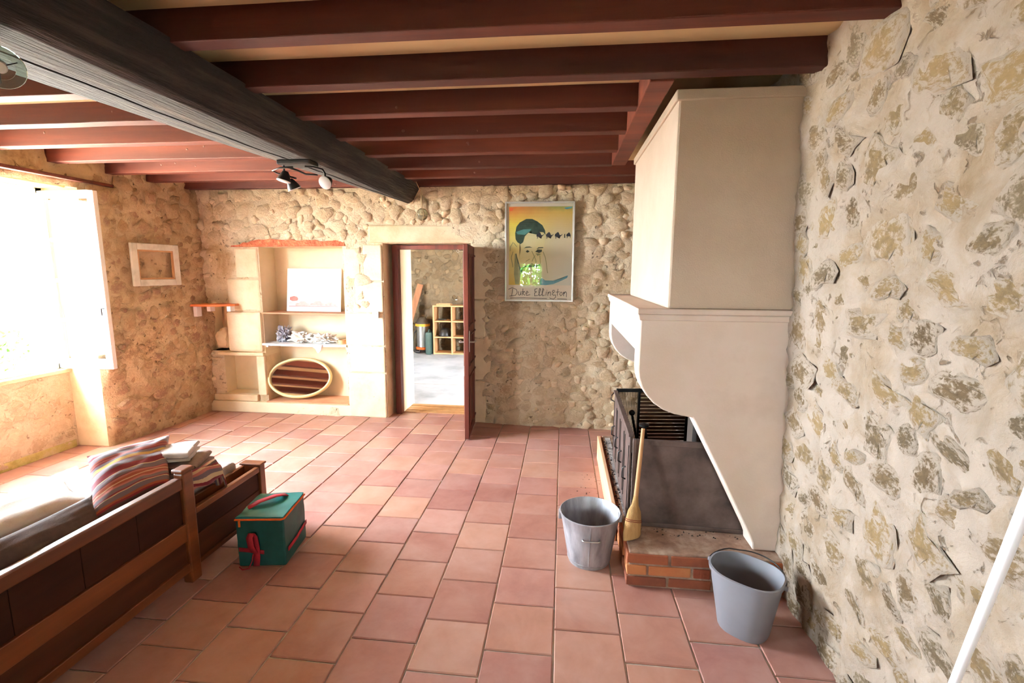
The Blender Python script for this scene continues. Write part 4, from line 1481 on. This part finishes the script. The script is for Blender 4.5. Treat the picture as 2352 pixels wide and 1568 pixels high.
# oval mirror
mi = thing('oval_mirror', 'oval mirror in cream frame leaning at the bottom of the niche', 'mirror', (-2.985, 4.975, .146))
tl = Matrix.Rotation(radians(14), 4, 'Z') @ Matrix.Rotation(radians(-20), 4, 'X')
aa, bb_ = .368, .252
ctr = Vector((0, 0, bb_ + .004))
ring = [tl @ (Vector((cos(2 * pi * k / 64) * (aa - .03), 0, sin(2 * pi * k / 64) * (bb_ - .03))) + ctr) for k in range(64)]
MB().tube(ring, .031, 10, closed=True, flat=.55).build('frame', m_cream_lacquer, mi, smooth=180)
n = 64
vs = [tl @ (Vector((0, .004, 0)) + ctr)] + [tl @ (Vector((cos(2 * pi * k / n) * (aa - .045), .004, sin(2 * pi * k / n) * (bb_ - .045))) + ctr) for k in range(n)]
mb = MB()
mb.add(vs, [(0, 1 + k, 1 + (k + 1) % n) for k in range(n)])
mb.build('mirror_glass', m_mirror, mi)


# crumpled heaps on the white shelf
def lump(name, mat, c, r, amp, seed, sc=3.2, sub=4):
    bm = bmesh.new()
    bmesh.ops.create_icosphere(bm, subdivisions=sub, radius=1)
    for v in bm.verts:
        q = v.co.copy()
        k = 1 + amp * (abs(noise.noise(q * sc + Vector((seed, 0, 0)))) * 1.6 + .5 * noise.noise(q * sc * 2.3 + Vector((seed, 5, 0))) - .45)
        p = Vector((q.x * r[0] * k, q.y * r[1] * k, q.z * r[2] * k))
        p.z = max(p.z, -r[2] * .82)
        v.co = p + Vector(c)
    me = bpy.data.meshes.new(name)
    bm.to_mesh(me)
    bm.free()
    return link(name, me, mat, None, smooth=35)


m_foil = M('crumpled_grey_paper', [(92, 88, 104), (150, 150, 160), (190, 190, 196)], 12, .5, .4, 40)
tag(lump('crumpled_paper', m_foil, (-3.16, 5.05, .885), (.075, .075, .095), .75, 1.5), 'crumpled grey paper ball on the left of the white niche shelf', 'paper')
m_bag = M('pale_plastic_bag', [(206, 196, 184), (226, 220, 210)], 9, .5, .4, 30)
tag(lump('plastic_bag', m_bag, (-2.93, 5.02, .864), (.14, .08, .062), .6, 4.2), 'crumpled beige bag beside the grey paper on the niche shelf', 'bag')
m_cloth_w = M('white_rag', [(226, 222, 216), (240, 238, 234)], 9, .85, .5, 40)
tag(lump('white_rag', m_cloth_w, (-2.66, 5.02, .857), (.13, .09, .055), .75, 7.7), 'crumpled white rag in the middle of the niche shelf', 'rag')
rg = MB()
vs = []
for i in range(9):
    for j in range(9):
        u, v = i / 8, j / 8
        x = -2.80 + .19 * u + .05 * v * (.5 - u) * 2
        vs.append((x + .03 * v, 4.862 - .006 * sin(u * 12) - .004 * v, .812 - v * (.10 * (1 - abs(u - .72) * 1.2))))
fs = [(i * 9 + j, i * 9 + 9 + j, i * 9 + 10 + j, i * 9 + j + 1) for i in range(8) for j in range(8)]
rg.add(vs, fs)
o = rg.build('rag_corner', m_cloth_w, None, smooth=180)
tag(o, 'white cloth corner hanging over the front edge of the niche shelf', 'cloth')
o.modifiers.new('thick', 'SOLIDIFY').thickness = .003
tr_ = thing('tape_roll', 'roll of brown tape on the right end of the niche shelf', 'tape', (-2.44, 5.0, .808))
MB().lathe([(.032, 0), (.05, 0), (.05, .045), (.032, .045), (.032, 0)], 24).build('roll', m_handle, tr_, smooth=40)

# corner shelf with white brackets
ck = thing('corner_shelf', 'small orange wood corner shelf on white brackets', 'shelf', (-3.8, 4.86, 1.225))
mb = MB()
mb.prism([(-4.06, back_y(-4) - .03), (-4.02, 4.70), (-3.72, 4.74), (-3.60, 4.86), (-3.60, back_y(-3.6) - .03)], lambda p, q, t: Vector((p, q, t)), 1.222, 1.246)
add(ck, mb, 'board', M('orange_shelf', [(190, 104, 56), (212, 128, 76)], 4, .6, stretch=(.4, 2, 2)), .003)
for x, y, z0 in ((-3.98, 4.76, 1.11), (-3.86, 4.81, 1.165), (-3.64, 4.83, 1.165)):
    add(ck, MB().box(x - .022, x + .022, y - .02, y + .05, z0, 1.222), 'bracket', m_white_plastic, .004)
# little stone in the gap below
tag(lump('loose_stone', m_ashlar, (-3.885, 5.02, .83), (.09, .06, .125), .25, 9.1, 1.5, 3), 'pinkish loose stone block wedged in the gap under the corner shelf', 'stone')

# ------------------------------------------------------------------ lamps and the glass float
sp = thing('spot_track', 'black wavy spotlight bar with three heads under the main beam', 'light', (-1.68, 2.93, 2.27))
bx('ceiling_plate', (-.115, .10, -.03, .09, .002, .030), m_black, sp, .006)
wave = [(-.02, -.005, -.012), (-.10, -.02, -.018), (-.16, .0, -.03), (-.15, .03, -.04), (-.09, .035, -.055), (-.02, .02, -.075)]
MB().tube(wave, .006, 8).build('arm', m_black, sp, smooth=60)
wave2 = [(.05, .01, -.006), (.10, .02, -.008), (.155, .03, -.022), (.17, .03, -.045), (.17, .03, -.07)]
MB().tube(wave2, .006, 8).build('arm', m_black, sp, smooth=60)
wave3 = [(-.05, .0, -.012), (.0, .01, -.03), (.05, .02, -.052), (.12, .03, -.055)]
MB().tube(wave3, .006, 8).build('arm', m_black, sp, smooth=60)
MB().tube([(-.085, .0, .0), (-.085, .0, -.06)], .007, 8).build('stem', m_black, sp, smooth=60)


def spot(c, rx, ry):
    m = Matrix.Rotation(rx, 4, 'X') @ Matrix.Rotation(ry, 4, 'Y')
    hd = MB().lathe([(.0001, .055), (.016, .052), (.026, .035), (.038, .005), (.041, -.01), (.039, -.012), (.030, -.004), (.0001, -.002)], 20, c=c, mat=m).build('lamp_head', m_black, sp, smooth=40)
    MB().lathe([(.036, -.0065), (.0001, -.0075)], 20, c=c, mat=m).build('lens', M('lamp_lens', [(150, 148, 148)], 4, .3), hd, smooth=60)
    MB().lathe([(.039, -.0135), (.042, -.0115), (.0425, -.008)], 20, c=c, mat=m).build('rim', m_white_plastic, hd, smooth=60)


spot((-.088, .0, -.085), radians(-8), radians(12))
spot((-.055, .05, -.125), radians(20), radians(-16))
spot((.172, .03, -.10), radians(-62), radians(8))

# glass-ring spot at the left edge
gs = thing('glass_ring_spot', 'spotlight with a clear glass ring on the main beam at the left edge', 'light', (-1.66, 1.32, 2.205))
c = Vector((0, 0, 0))
face = Vector((1.6, -1.25, -.75)).to_track_quat('Z', 'Y').to_matrix().to_4x4()
mg_, ntg, bsg = new_mat('green_tinted_glass')
bsg.inputs['Base Color'].default_value = lin((216, 236, 220))
bsg.inputs['Roughness'].default_value = .03
bsg.inputs['Transmission Weight'].default_value = .9
bsg.inputs['IOR'].default_value = 1.3
MB().lathe([(.034, -.003), (.057, -.003), (.0585, 0), (.057, .003), (.034, .003), (.034, -.003)], 40, c=c, mat=face).build('glass_ring', mg_, gs, smooth=40)
MB().lathe([(.0001, .006), (.015, .006), (.018, 0), (.018, -.03), (.010, -.05), (.0001, -.052)], 24, c=c, mat=face).build('lamp_body', m_white_plastic, gs, smooth=40)
MB().tube([tuple(face @ Vector((0, 0, -.045))), (-.045, .035, .05), (-.045, .035, .098)], .006, 8).build('stem', m_black, gs, smooth=60)
for k in range(3):
    a = 2 * pi * k / 3 + .5
    p0 = face @ Vector((cos(a) * .016, sin(a) * .016, 0))
    p1 = face @ Vector((cos(a) * .045, sin(a) * .045, 0))
    MB().tube([tuple(p0), tuple(p1)], .0018, 6).build('clip', m_black, gs, smooth=60)

# glass net float
nf = thing('glass_float', 'small roped glass float hanging from the end of the beam', 'float', (-1.343, 4.48, 2.146))
m_float = M('x', [(200, 200, 180)])
mf_, ntf, bsf = new_mat('float_glass')
bsf.inputs['Base Color'].default_value = lin((214, 216, 186))
bsf.inputs['Roughness'].default_value = .06
bsf.inputs['Transmission Weight'].default_value = .75
bsf.inputs['IOR'].default_value = 1.35
MB().lathe([(.0001, -.055)] + [(.055 * cos(radians(t)), .055 * sin(radians(t))) for t in range(-75, 90, 15)] + [(.0001, .055)], 24).build('glass_ball', mf_, nf, smooth=180)
m_rope = M('tan_rope', [(140, 116, 84), (168, 142, 106)], 40, .9)
for k in range(3):
    a = pi * k / 3
    MB().tube([(cos(a) * .057 * cos(t * pi / 16), sin(a) * .057 * cos(t * pi / 16), .057 * sin(t * pi / 16)) for t in range(32)], .0022, 5, closed=True).build('net_cord', m_rope, nf, smooth=60)
MB().tube([(cos(t * pi / 16) * .057, sin(t * pi / 16) * .057, 0) for t in range(32)], .0022, 5, closed=True).build('net_cord', m_rope, nf, smooth=60)
MB().tube([(0, 0, .055), (0, .002, .12), (-.006, .004, .2), (-.05, .0, .30)], [.004, .006, .004, .003], 7).build('rope', m_rope, nf, smooth=60)
MB().tube([(0, 0, -.055), (.002, 0, -.085)], [.003, .0015], 6).build('tassel', m_rope, nf, smooth=60)

# ------------------------------------------------------------------ wooden settee seen from behind
st = thing('wooden_settee', 'long varnished wooden settee seen from behind at lower left', 'settee', (-2.3, 1.2, 0))
XB = -1.888            # outer face of the back


def sb(name, d_, mat=m_wood_settee, bev=.004):
    return add(st, MB().box(*d_), name, mat, bev)


YN, YP, YE = .30, 2.062, 2.655
sb('post', (XB - .05, XB + .004, YP, YP + .068, 0, .600), bev=.008)
sb('post_cap', (XB - .056, XB + .010, YP - .006, YP + .074, .600, .622), bev=.008)
sb('post', (XB - .05, XB + .004, YN - .068, YN, 0, .600), bev=.008)
sb('top_rail', (XB - .045, XB, YN, YP, .518, .580), bev=.008)
sb('middle_rail', (XB - .036, XB - .002, YN, YP, .238, .332))
sb('lower_board', (XB - .030, XB - .016, YN, YP, .112, .236), m_dark_settee)
sb('bottom_rail', (XB - .036, XB - .002, YN, YP, .068, .115))
k = 0
y = YN
while y < YP - .02:
    y2 = min(y + .2515, YP)
    sb('back_panel', (XB - .030, XB - .016, y + .001, y2 - .001, .330, .520), m_panel_settee, .002)
    y = y2
# low end section beyond the post
sb('post', (XB - .125, XB + .004, YE, YE + .050, 0, .392), bev=.006)
sb('post_cap', (XB - .135, XB + .012, YE - .006, YE + .058, .392, .406), bev=.006)
sb('outer_rail', (XB - .030, XB, YP + .068, YE, .352, .386), bev=.005)
sb('end_panel', (XB - .026, XB - .012, YP + .068, YE, .236, .354), m_panel_settee, .002)
sb('end_board', (XB - .030, XB - .010, YP + .068, YE, .100, .232), m_dark_settee)
sb('bottom_rail', (XB - .034, XB - .002, YP + .068, YE, .072, .100))
sb('inner_rail', (XB - .125, XB - .10, YP + .0, YE, .30, .390), bev=.004)
# seat and front, out of sight from here
sb('seat_base', (-2.72, XB - .13, YN, YE, .20, .29), m_panel_settee)
sb('front_rail', (-2.76, -2.72, YN, YE, .16, .30))
for yy in (YN, YE - .06):
    sb('front_leg', (-2.77, -2.70, yy, yy + .06, 0, .32))
mt = MB().box(-2.76, XB - .135, YN + .02, YE - .012, .292, .425).build('mattress', m_mattress, None, bevel=.03, seg=4)
tag(mt, 'grey seat mattress lying in the wooden settee', 'mattress')


def pillow(name, c00, c10, c11, c01, th, mat, label, cat, n=18, back=None, sag=0.0, seed=0, fold=.0, lift=0.0):
    """cushion through four corners; u along c00-c10, v along c00-c01"""
    c00, c10, c11, c01 = map(Vector, (c00, c10, c11, c01))
    nrm = ((c10 - c00).cross(c01 - c00)).normalized()
    me = bpy.data.meshes.new(name)
    vs, fs, uvs = [], [], []
    for side in (1, -1):
        for i in range(n + 1):
            for j in range(n + 1):
                u, v = i / n, j / n
                eu, ev = 1 - (2 * u - 1) ** 2, 1 - (2 * v - 1) ** 2
                pu = u + .05 * (2 * u - 1) * -ev * .9
                pv = v + .05 * (2 * v - 1) * -eu * .9
                p = c00 * (1 - pu) * (1 - pv) + c10 * pu * (1 - pv) + c11 * pu * pv + c01 * (1 - pu) * pv
                h = th * (max(eu, 0) ** .45) * (max(ev, 0) ** .45)
                h += fold * fr(u * 1.3, v * 4, seed, 1.7, 3) * min(1, eu * 3) * min(1, ev * 3)
                vs.append(p + nrm * side * max(h, .0) + nrm * lift)
                uvs.append((u, v))
    m1 = (n + 1) ** 2
    for s_ in (0, 1):
        for i in range(n):
            for j in range(n):
                a = s_ * m1 + i * (n + 1) + j
                q = (a, a + n + 1, a + n + 2, a + 1)
                fs.append(q if s_ == 0 else q[::-1])
    me.from_pydata([tuple(p) for p in vs], [], fs)
    uvl = me.uv_layers.new(name='uv')
    for lp in me.loops:
        uvl.data[lp.index].uv = uvs[lp.vertex_index]
    me.materials.append(mat)
    if back:
        me.materials.append(back)
        for p in me.polygons:
            p.material_index = 1 if p.index >= n * n else 0
    bm = bmesh.new()
    bm.from_mesh(me)
    bmesh.ops.remove_doubles(bm, verts=bm.verts, dist=1e-5)
    bm.to_mesh(me)
    bm.free()
    me.update()
    o = link(name, me, None, None, smooth=180)
    return tag(o, label, cat)


GR, MA, OR, YE_, CRM, PK, DK = (112, 98, 104), (120, 34, 46), (150, 78, 56), (196, 160, 80), (200, 176, 140), (176, 110, 100), (74, 54, 56)
seq = [(.0, OR), (.03, DK), (.07, MA), (.09, OR), (.12, GR), (.17, CRM), (.18, MA), (.20, GR), (.25, PK), (.27, OR), (.30, CRM), (.31, OR), (.34, PK), (.36, MA), (.37, GR), (.44, CRM), (.45, MA), (.53, GR), (.62, MA), (.63, YE_), (.68, GR), (.72, MA), (.74, OR), (.76, MA), (.77, OR), (.79, GR), (.86, CRM), (.87, MA), (.90, GR), (.94, PK), (.97, MA), (1.0, OR)]
m_stripe = stripe_mat('striped_cushion_cloth', seq)
m_stripe2 = stripe_mat('striped_blanket_cloth', [(i / 14, c_) for i, c_ in enumerate([PK, MA, CRM, GR, PK, CRM, MA, DK, CRM, PK, MA, CRM, GR, MA])])
pillow('striped_cushion', (-1.985, 1.66, .515), (-1.985, 2.10, .500), (-2.34, 2.50, .635), (-2.36, 2.02, .690), .075, m_stripe, 'large red and grey striped cushion lying on the settee', 'cushion', 26, back=m_brown_cloth, fold=.02, seed=3)
pillow('brown_cushion', (-1.945, 1.22, .475), (-1.955, 1.74, .470), (-2.10, 1.80, .610), (-2.06, 1.22, .640), .07, m_brown_cloth, 'dark brown cushion leaning on the back of the settee', 'cushion', 18, fold=.012, seed=8)
pillow('floral_cushion', (-2.085, 1.20, .625), (-2.105, 1.80, .585), (-2.50, 2.02, .560), (-2.50, 1.45, .600), .06, m_cream_cloth, 'cream floral cushion lying flat behind the brown cushion', 'cushion', 18, fold=.014, seed=12)
pillow('plum_cushion', (-2.42, 1.30, .60), (-2.36, 1.68, .58), (-2.66, 1.80, .66), (-2.66, 1.40, .67), .05, m_brown_cloth, 'dark plum cushion at the far left edge of the settee', 'cushion', 14, fold=.01, seed=17)

# folded blankets beside the post: stacked folds with rounded edges
def folded(name, x0, x1, y0, y1, z0, layers, lt, mat, label, rz, seed, lean=.0):
    root = thing(name, label, 'blanket', ((x0 + x1) / 2, (y0 + y1) / 2, z0), rz)
    hx_, hy_ = (x1 - x0) / 2, (y1 - y0) / 2
    for i in range(layers):
        pr_ = []
        for k in range(9):
            a = -pi / 2 + pi * k / 8
            pr_.append((hx_ - lt * .5 + lt * .5 * cos(a), lt * .5 + lt * .49 * sin(a)))
        for k in range(1, 6):
            pr_.append((hx_ - lt * .5 - (2 * hx_ - lt) * k / 6, lt * .99))
        for k in range(9):
            a = pi / 2 + pi * k / 8
            pr_.append((-hx_ + lt * .5 + lt * .5 * cos(a), lt * .5 + lt * .49 * sin(a)))
        for k in range(1, 6):
            pr_.append((-hx_ + lt * .5 + (2 * hx_ - lt) * k / 6, lt * .01))
        ny = 16
        m_ = len(pr_)
        vs = []
        for q in range(ny + 1):
            t = q / ny
            sh_ = min(1, .55 + 4 * min(t, 1 - t))
            for xx, zz in pr_:
                w1 = fr(xx * 3, t * 2, seed + i, 2.0, 2)
                vs.append((xx * (1 - .02 * i) + .012 * w1, -hy_ + 2 * hy_ * t + .006 * w1, lt * i + (zz - lt / 2) * sh_ + lt / 2 + .010 * w1 * i + lean * (hx_ - xx)))
        fs = [(q * m_ + k, q * m_ + (k + 1) % m_, (q + 1) * m_ + (k + 1) % m_, (q + 1) * m_ + k) for q in range(ny) for k in range(m_)]
        fs += [tuple(range(m_))[::-1], tuple(ny * m_ + k for k in range(m_))]
        mb = MB()
        mb.add(vs, fs)
        mb.build('fold', mat, root, smooth=70)
    return root


folded('folded_blanket', -2.23, -2.01, 2.21, 2.46, .487, 2, .040, m_taupe, 'taupe blanket folded on top of the striped throw', radians(20), 2.0)
folded('pale_blanket', -2.26, -2.06, 2.22, 2.43, .570, 2, .026, m_pale_blanket, 'pale grey blanket folded on top of the taupe one', radians(27), 5.0, .05)
# striped throw draped under the blankets and over the seat edge
n1, n2 = 26, 14
vs, uvs = [], []
path = [(-1.945, .45), (-1.952, .52), (-1.972, .545), (-2.0, .525), (-2.03, .500), (-2.10, .478), (-2.2, .470), (-2.35, .465)]
me = bpy.data.meshes.new('striped_throw')
for i in range(n1 + 1):
    t = i / n1 * (len(path) - 1)
    k = min(int(t), len(path) - 2)
    f_ = t - k
    px_, pz_ = path[k][0] * (1 - f_) + path[k + 1][0] * f_, path[k][1] * (1 - f_) + path[k + 1][1] * f_
    for j in range(n2 + 1):
        v = j / n2
        y = 2.135 + .30 * v
        drop = max(0, v - .80) * .55
        vs.append((px_ + .006 * sin(v * 17 + i * .5) + .03 * v, y - .16 * max(0, v - .8), pz_ - drop * 1.3 + .008 * sin(i * .8 + v * 9)))
        uvs.append((v, (i / n1 * 1.6 + .15 * v) % 1.0))
fs = [(i * (n2 + 1) + j, (i + 1) * (n2 + 1) + j, (i + 1) * (n2 + 1) + j + 1, i * (n2 + 1) + j + 1) for i in range(n1) for j in range(n2)]
me.from_pydata(vs, [], fs)
uvl = me.uv_layers.new(name='uv')
for lp in me.loops:
    uvl.data[lp.index].uv = uvs[lp.vertex_index]
o = link('striped_throw', me, m_stripe2, None, smooth=180)
tag(o, 'red and white striped throw spilling beside the settee post', 'blanket')
o.modifiers.new('thick', 'SOLIDIFY').thickness = .006

# ------------------------------------------------------------------ teal cool bag
bg_ = thing('cool_bag', 'teal insulated cool bag with red straps on the tiles', 'bag', (-1.64, 2.385, 0), radians(8.5))
hw_, hd_, hh = .128, .145, .285


def soft_box(x, y, z0, z1, bul, n=8):
    """soft-sided box with slightly bulging faces"""
    bm = bmesh.new()
    bmesh.ops.create_cube(bm, size=2)
    bmesh.ops.subdivide_edges(bm, edges=bm.edges, cuts=n, use_grid_fill=True)
    for v in bm.verts:
        a, b_, c_ = v.co
        k = .03
        fx = 1 + bul * (1 - b_ * b_) * (1 - c_ * c_)
        fy = 1 + bul * (1 - a * a) * (1 - c_ * c_)
        r_ = .012 * fr(a * 1.3, b_ * 1.3, c_ * 1.3, 1.6, 2)
        v.co = Vector((a * x * fx + r_ * .3, b_ * y * fy + r_ * .3, z0 + (c_ + 1) / 2 * (z1 - z0)))
    me = bpy.data.meshes.new('bag_body')
    bm.to_mesh(me)
    bm.free()
    return me


link('bag_body', soft_box(hw_, hd_, .001, hh - .012, .03), m_teal, bg_, smooth=50, bevel=.008)
lid = soft_box(hw_ - .002, hd_ - .002, hh - .010, hh + .004, .0, 8)
for v in lid.vertices:
    e = max(abs(v.co.x) / hw_, abs(v.co.y) / hd_)
    if v.co.z > hh - .004:
        v.co.z += -.012 * (1 - e) + .006 * fr(v.co.x, v.co.y, 3, 9, 2)
link('lid', lid, m_teal_top, bg_, smooth=50, bevel=.004)
zp = [(-hw_, -hd_, hh - .010), (hw_ - .01, -hd_ - .001, hh - .010), (hw_ + .001, -hd_ + .01, hh - .010), (hw_ + .001, hd_, hh - .010), (-hw_, hd_ + .001, hh - .01)]
MB().tube(zp, .0062, 8, closed=True).build('zip', m_orange, bg_, smooth=60)
bx('zip_pull', (-hw_ + .018, -hw_ + .030, -hd_ - .010, -hd_ - .005, hh - .048, hh - .012), m_orange, bg_, .002)


def strap(path, w, axis, name='strap'):
    """flat webbing: path points, width along axis vector"""
    ax = Vector(axis).normalized()
    P_ = [Vector(p) for p in path]
    mb = MB()
    vs = []
    for p in P_:
        vs += [p - ax * w / 2, p + ax * w / 2]
    mb.add(vs, [(2 * i, 2 * i + 1, 2 * i + 3, 2 * i + 2) for i in range(len(P_) - 1)])
    o = mb.build(name, m_red, bg_, smooth=180)
    o.modifiers.new('thick', 'SOLIDIFY').thickness = .0025
    return o


fy = -hd_ - .008
strap([(-.03, fy + .004, .005), (-.02, fy - .004, .06), (-.018, fy - .006, .12), (-.022, fy - .012, .19), (-.03, fy - .024, .215), (-.040, fy - .032, .19), (-.038, fy - .024, .13), (-.028, fy - .01, .09)], .034, (1, 0, 0))
strap([(-hw_ + .01, fy + .002, .105), (-.05, fy - .003, .10), (.018, fy - .002, .088)], .022, (0, .1, 1), 'front_band')
strap([(hw_ + .008, -hd_ + .025, .085), (hw_ + .012, -.02, .092), (hw_ + .010, .07, .100), (hw_ + .007, hd_ - .004, .105)], .024, (0, 0, 1), 'side_band')
strap([(-hw_ - .008, -.09, .015), (-hw_ - .022, -.085, .08), (-hw_ - .012, -.08, .15)], .034, (0, 1, 0), 'side_strap')
strap([(-hw_ + .012, -.035, hh + .002), (-.07, .01, hh + .020), (-.005, .075, hh + .022), (.035, .125, hh + .004)], .042, (.75, -.65, 0), 'top_handle')
MB().tube([(-hw_ + .01, fy - .006, .006), (-.09, fy - .03, .006), (-.055, fy - .03, .012), (-.04, fy - .02, .05), (-.036, fy - .012, .085)], .003, 6).build('cord', m_red, bg_, smooth=60)

# ------------------------------------------------------------------ white pole at the right edge
wp = thing('white_pole', 'white tubular pole leaning at the lower right edge', 'pole', (1.10, 1.37, 0))
q0, q1 = Vector((1.108, 1.380, .006)), Vector((.308, .147, 2.452))
add(wp, MB().tube([q0 + (q1 - q0) * .012, q0 + (q1 - q0) * .99], .0088, 16), 'tube', M('white_tube', [(226, 226, 230), (238, 238, 240)], 3, .35), 0, 60)
add(wp, MB().tube([q0, q0 + (q1 - q0) * .02], .011, 14), 'foot_cap', m_grey_plastic, 0, 60)
add(wp, MB().tube([q0 + (q1 - q0) * .985, q1], .010, 14), 'top_cap', m_grey_plastic, 0, 60)

# ------------------------------------------------------------------ garden outside
lawn = MB().box(-30, 30, -30, 30, -.5, -.35).build('ground_outside', m_lawn)
tag(lawn, 'pale gravel ground outside beyond the window', 'ground', kind='structure')


def shrub(name, c, r, n, label, seed, lsz=.05):
    root = thing(name, label, 'shrub', (c[0], c[1], -.35))
    rr = random.Random(seed)
    mb = MB()
    for _ in range(n):
        v = Vector((rr.gauss(0, 1), rr.gauss(0, 1), rr.gauss(0, 1))).normalized() * rr.uniform(.5, 1) ** .5
        p = Vector((c[0] + v.x * r[0], c[1] + v.y * r[1], c[2] + v.z * r[2]))
        a = Vector((rr.gauss(0, 1), rr.gauss(0, 1), rr.gauss(0, 1))).normalized()
        b = a.orthogonal().normalized()
        s_ = lsz * rr.uniform(.6, 1.3)
        mb.add([p - a * s_, p + b * s_ * .45, p + a * s_, p - b * s_ * .45], [(0, 1, 2, 3)])
    o = mb.build('foliage', m_leaf, None, recalc=False)
    o.parent = root
    o.matrix_parent_inverse = parent_inv(root)
    o['kind'] = 'stuff'
    st_ = MB()
    for k in range(5):
        a = 2 * pi * k / 5
        st_.tube([(c[0], c[1], -.35), (c[0] + cos(a) * r[0] * .4, c[1] + sin(a) * r[1] * .4, c[2])], [.012, .004], 6)
    o = st_.build('stems', m_handle, None)
    o.parent = root
    o.matrix_parent_inverse = parent_inv(root)
    return root


shrub('garden_shrub', (-6.15, 4.45, .72), (.24, .34, .26), 420, 'small green shrub outside the left window', 4, .06)
shrub('garden_bush', (-1.0, -4.2, 1.1), (1.2, .6, 1.4), 5200, 'tall green bush outside the window behind the viewer', 9, .09)
shrub('added_shade_tree', (-6.45, 1.05, 4.5), (1.25, 1.25, 1.0), 5200, 'unseen leafy tree added to shade the near left window from sun', 21, .15)  # out of view, added to block direct sun from the near left window
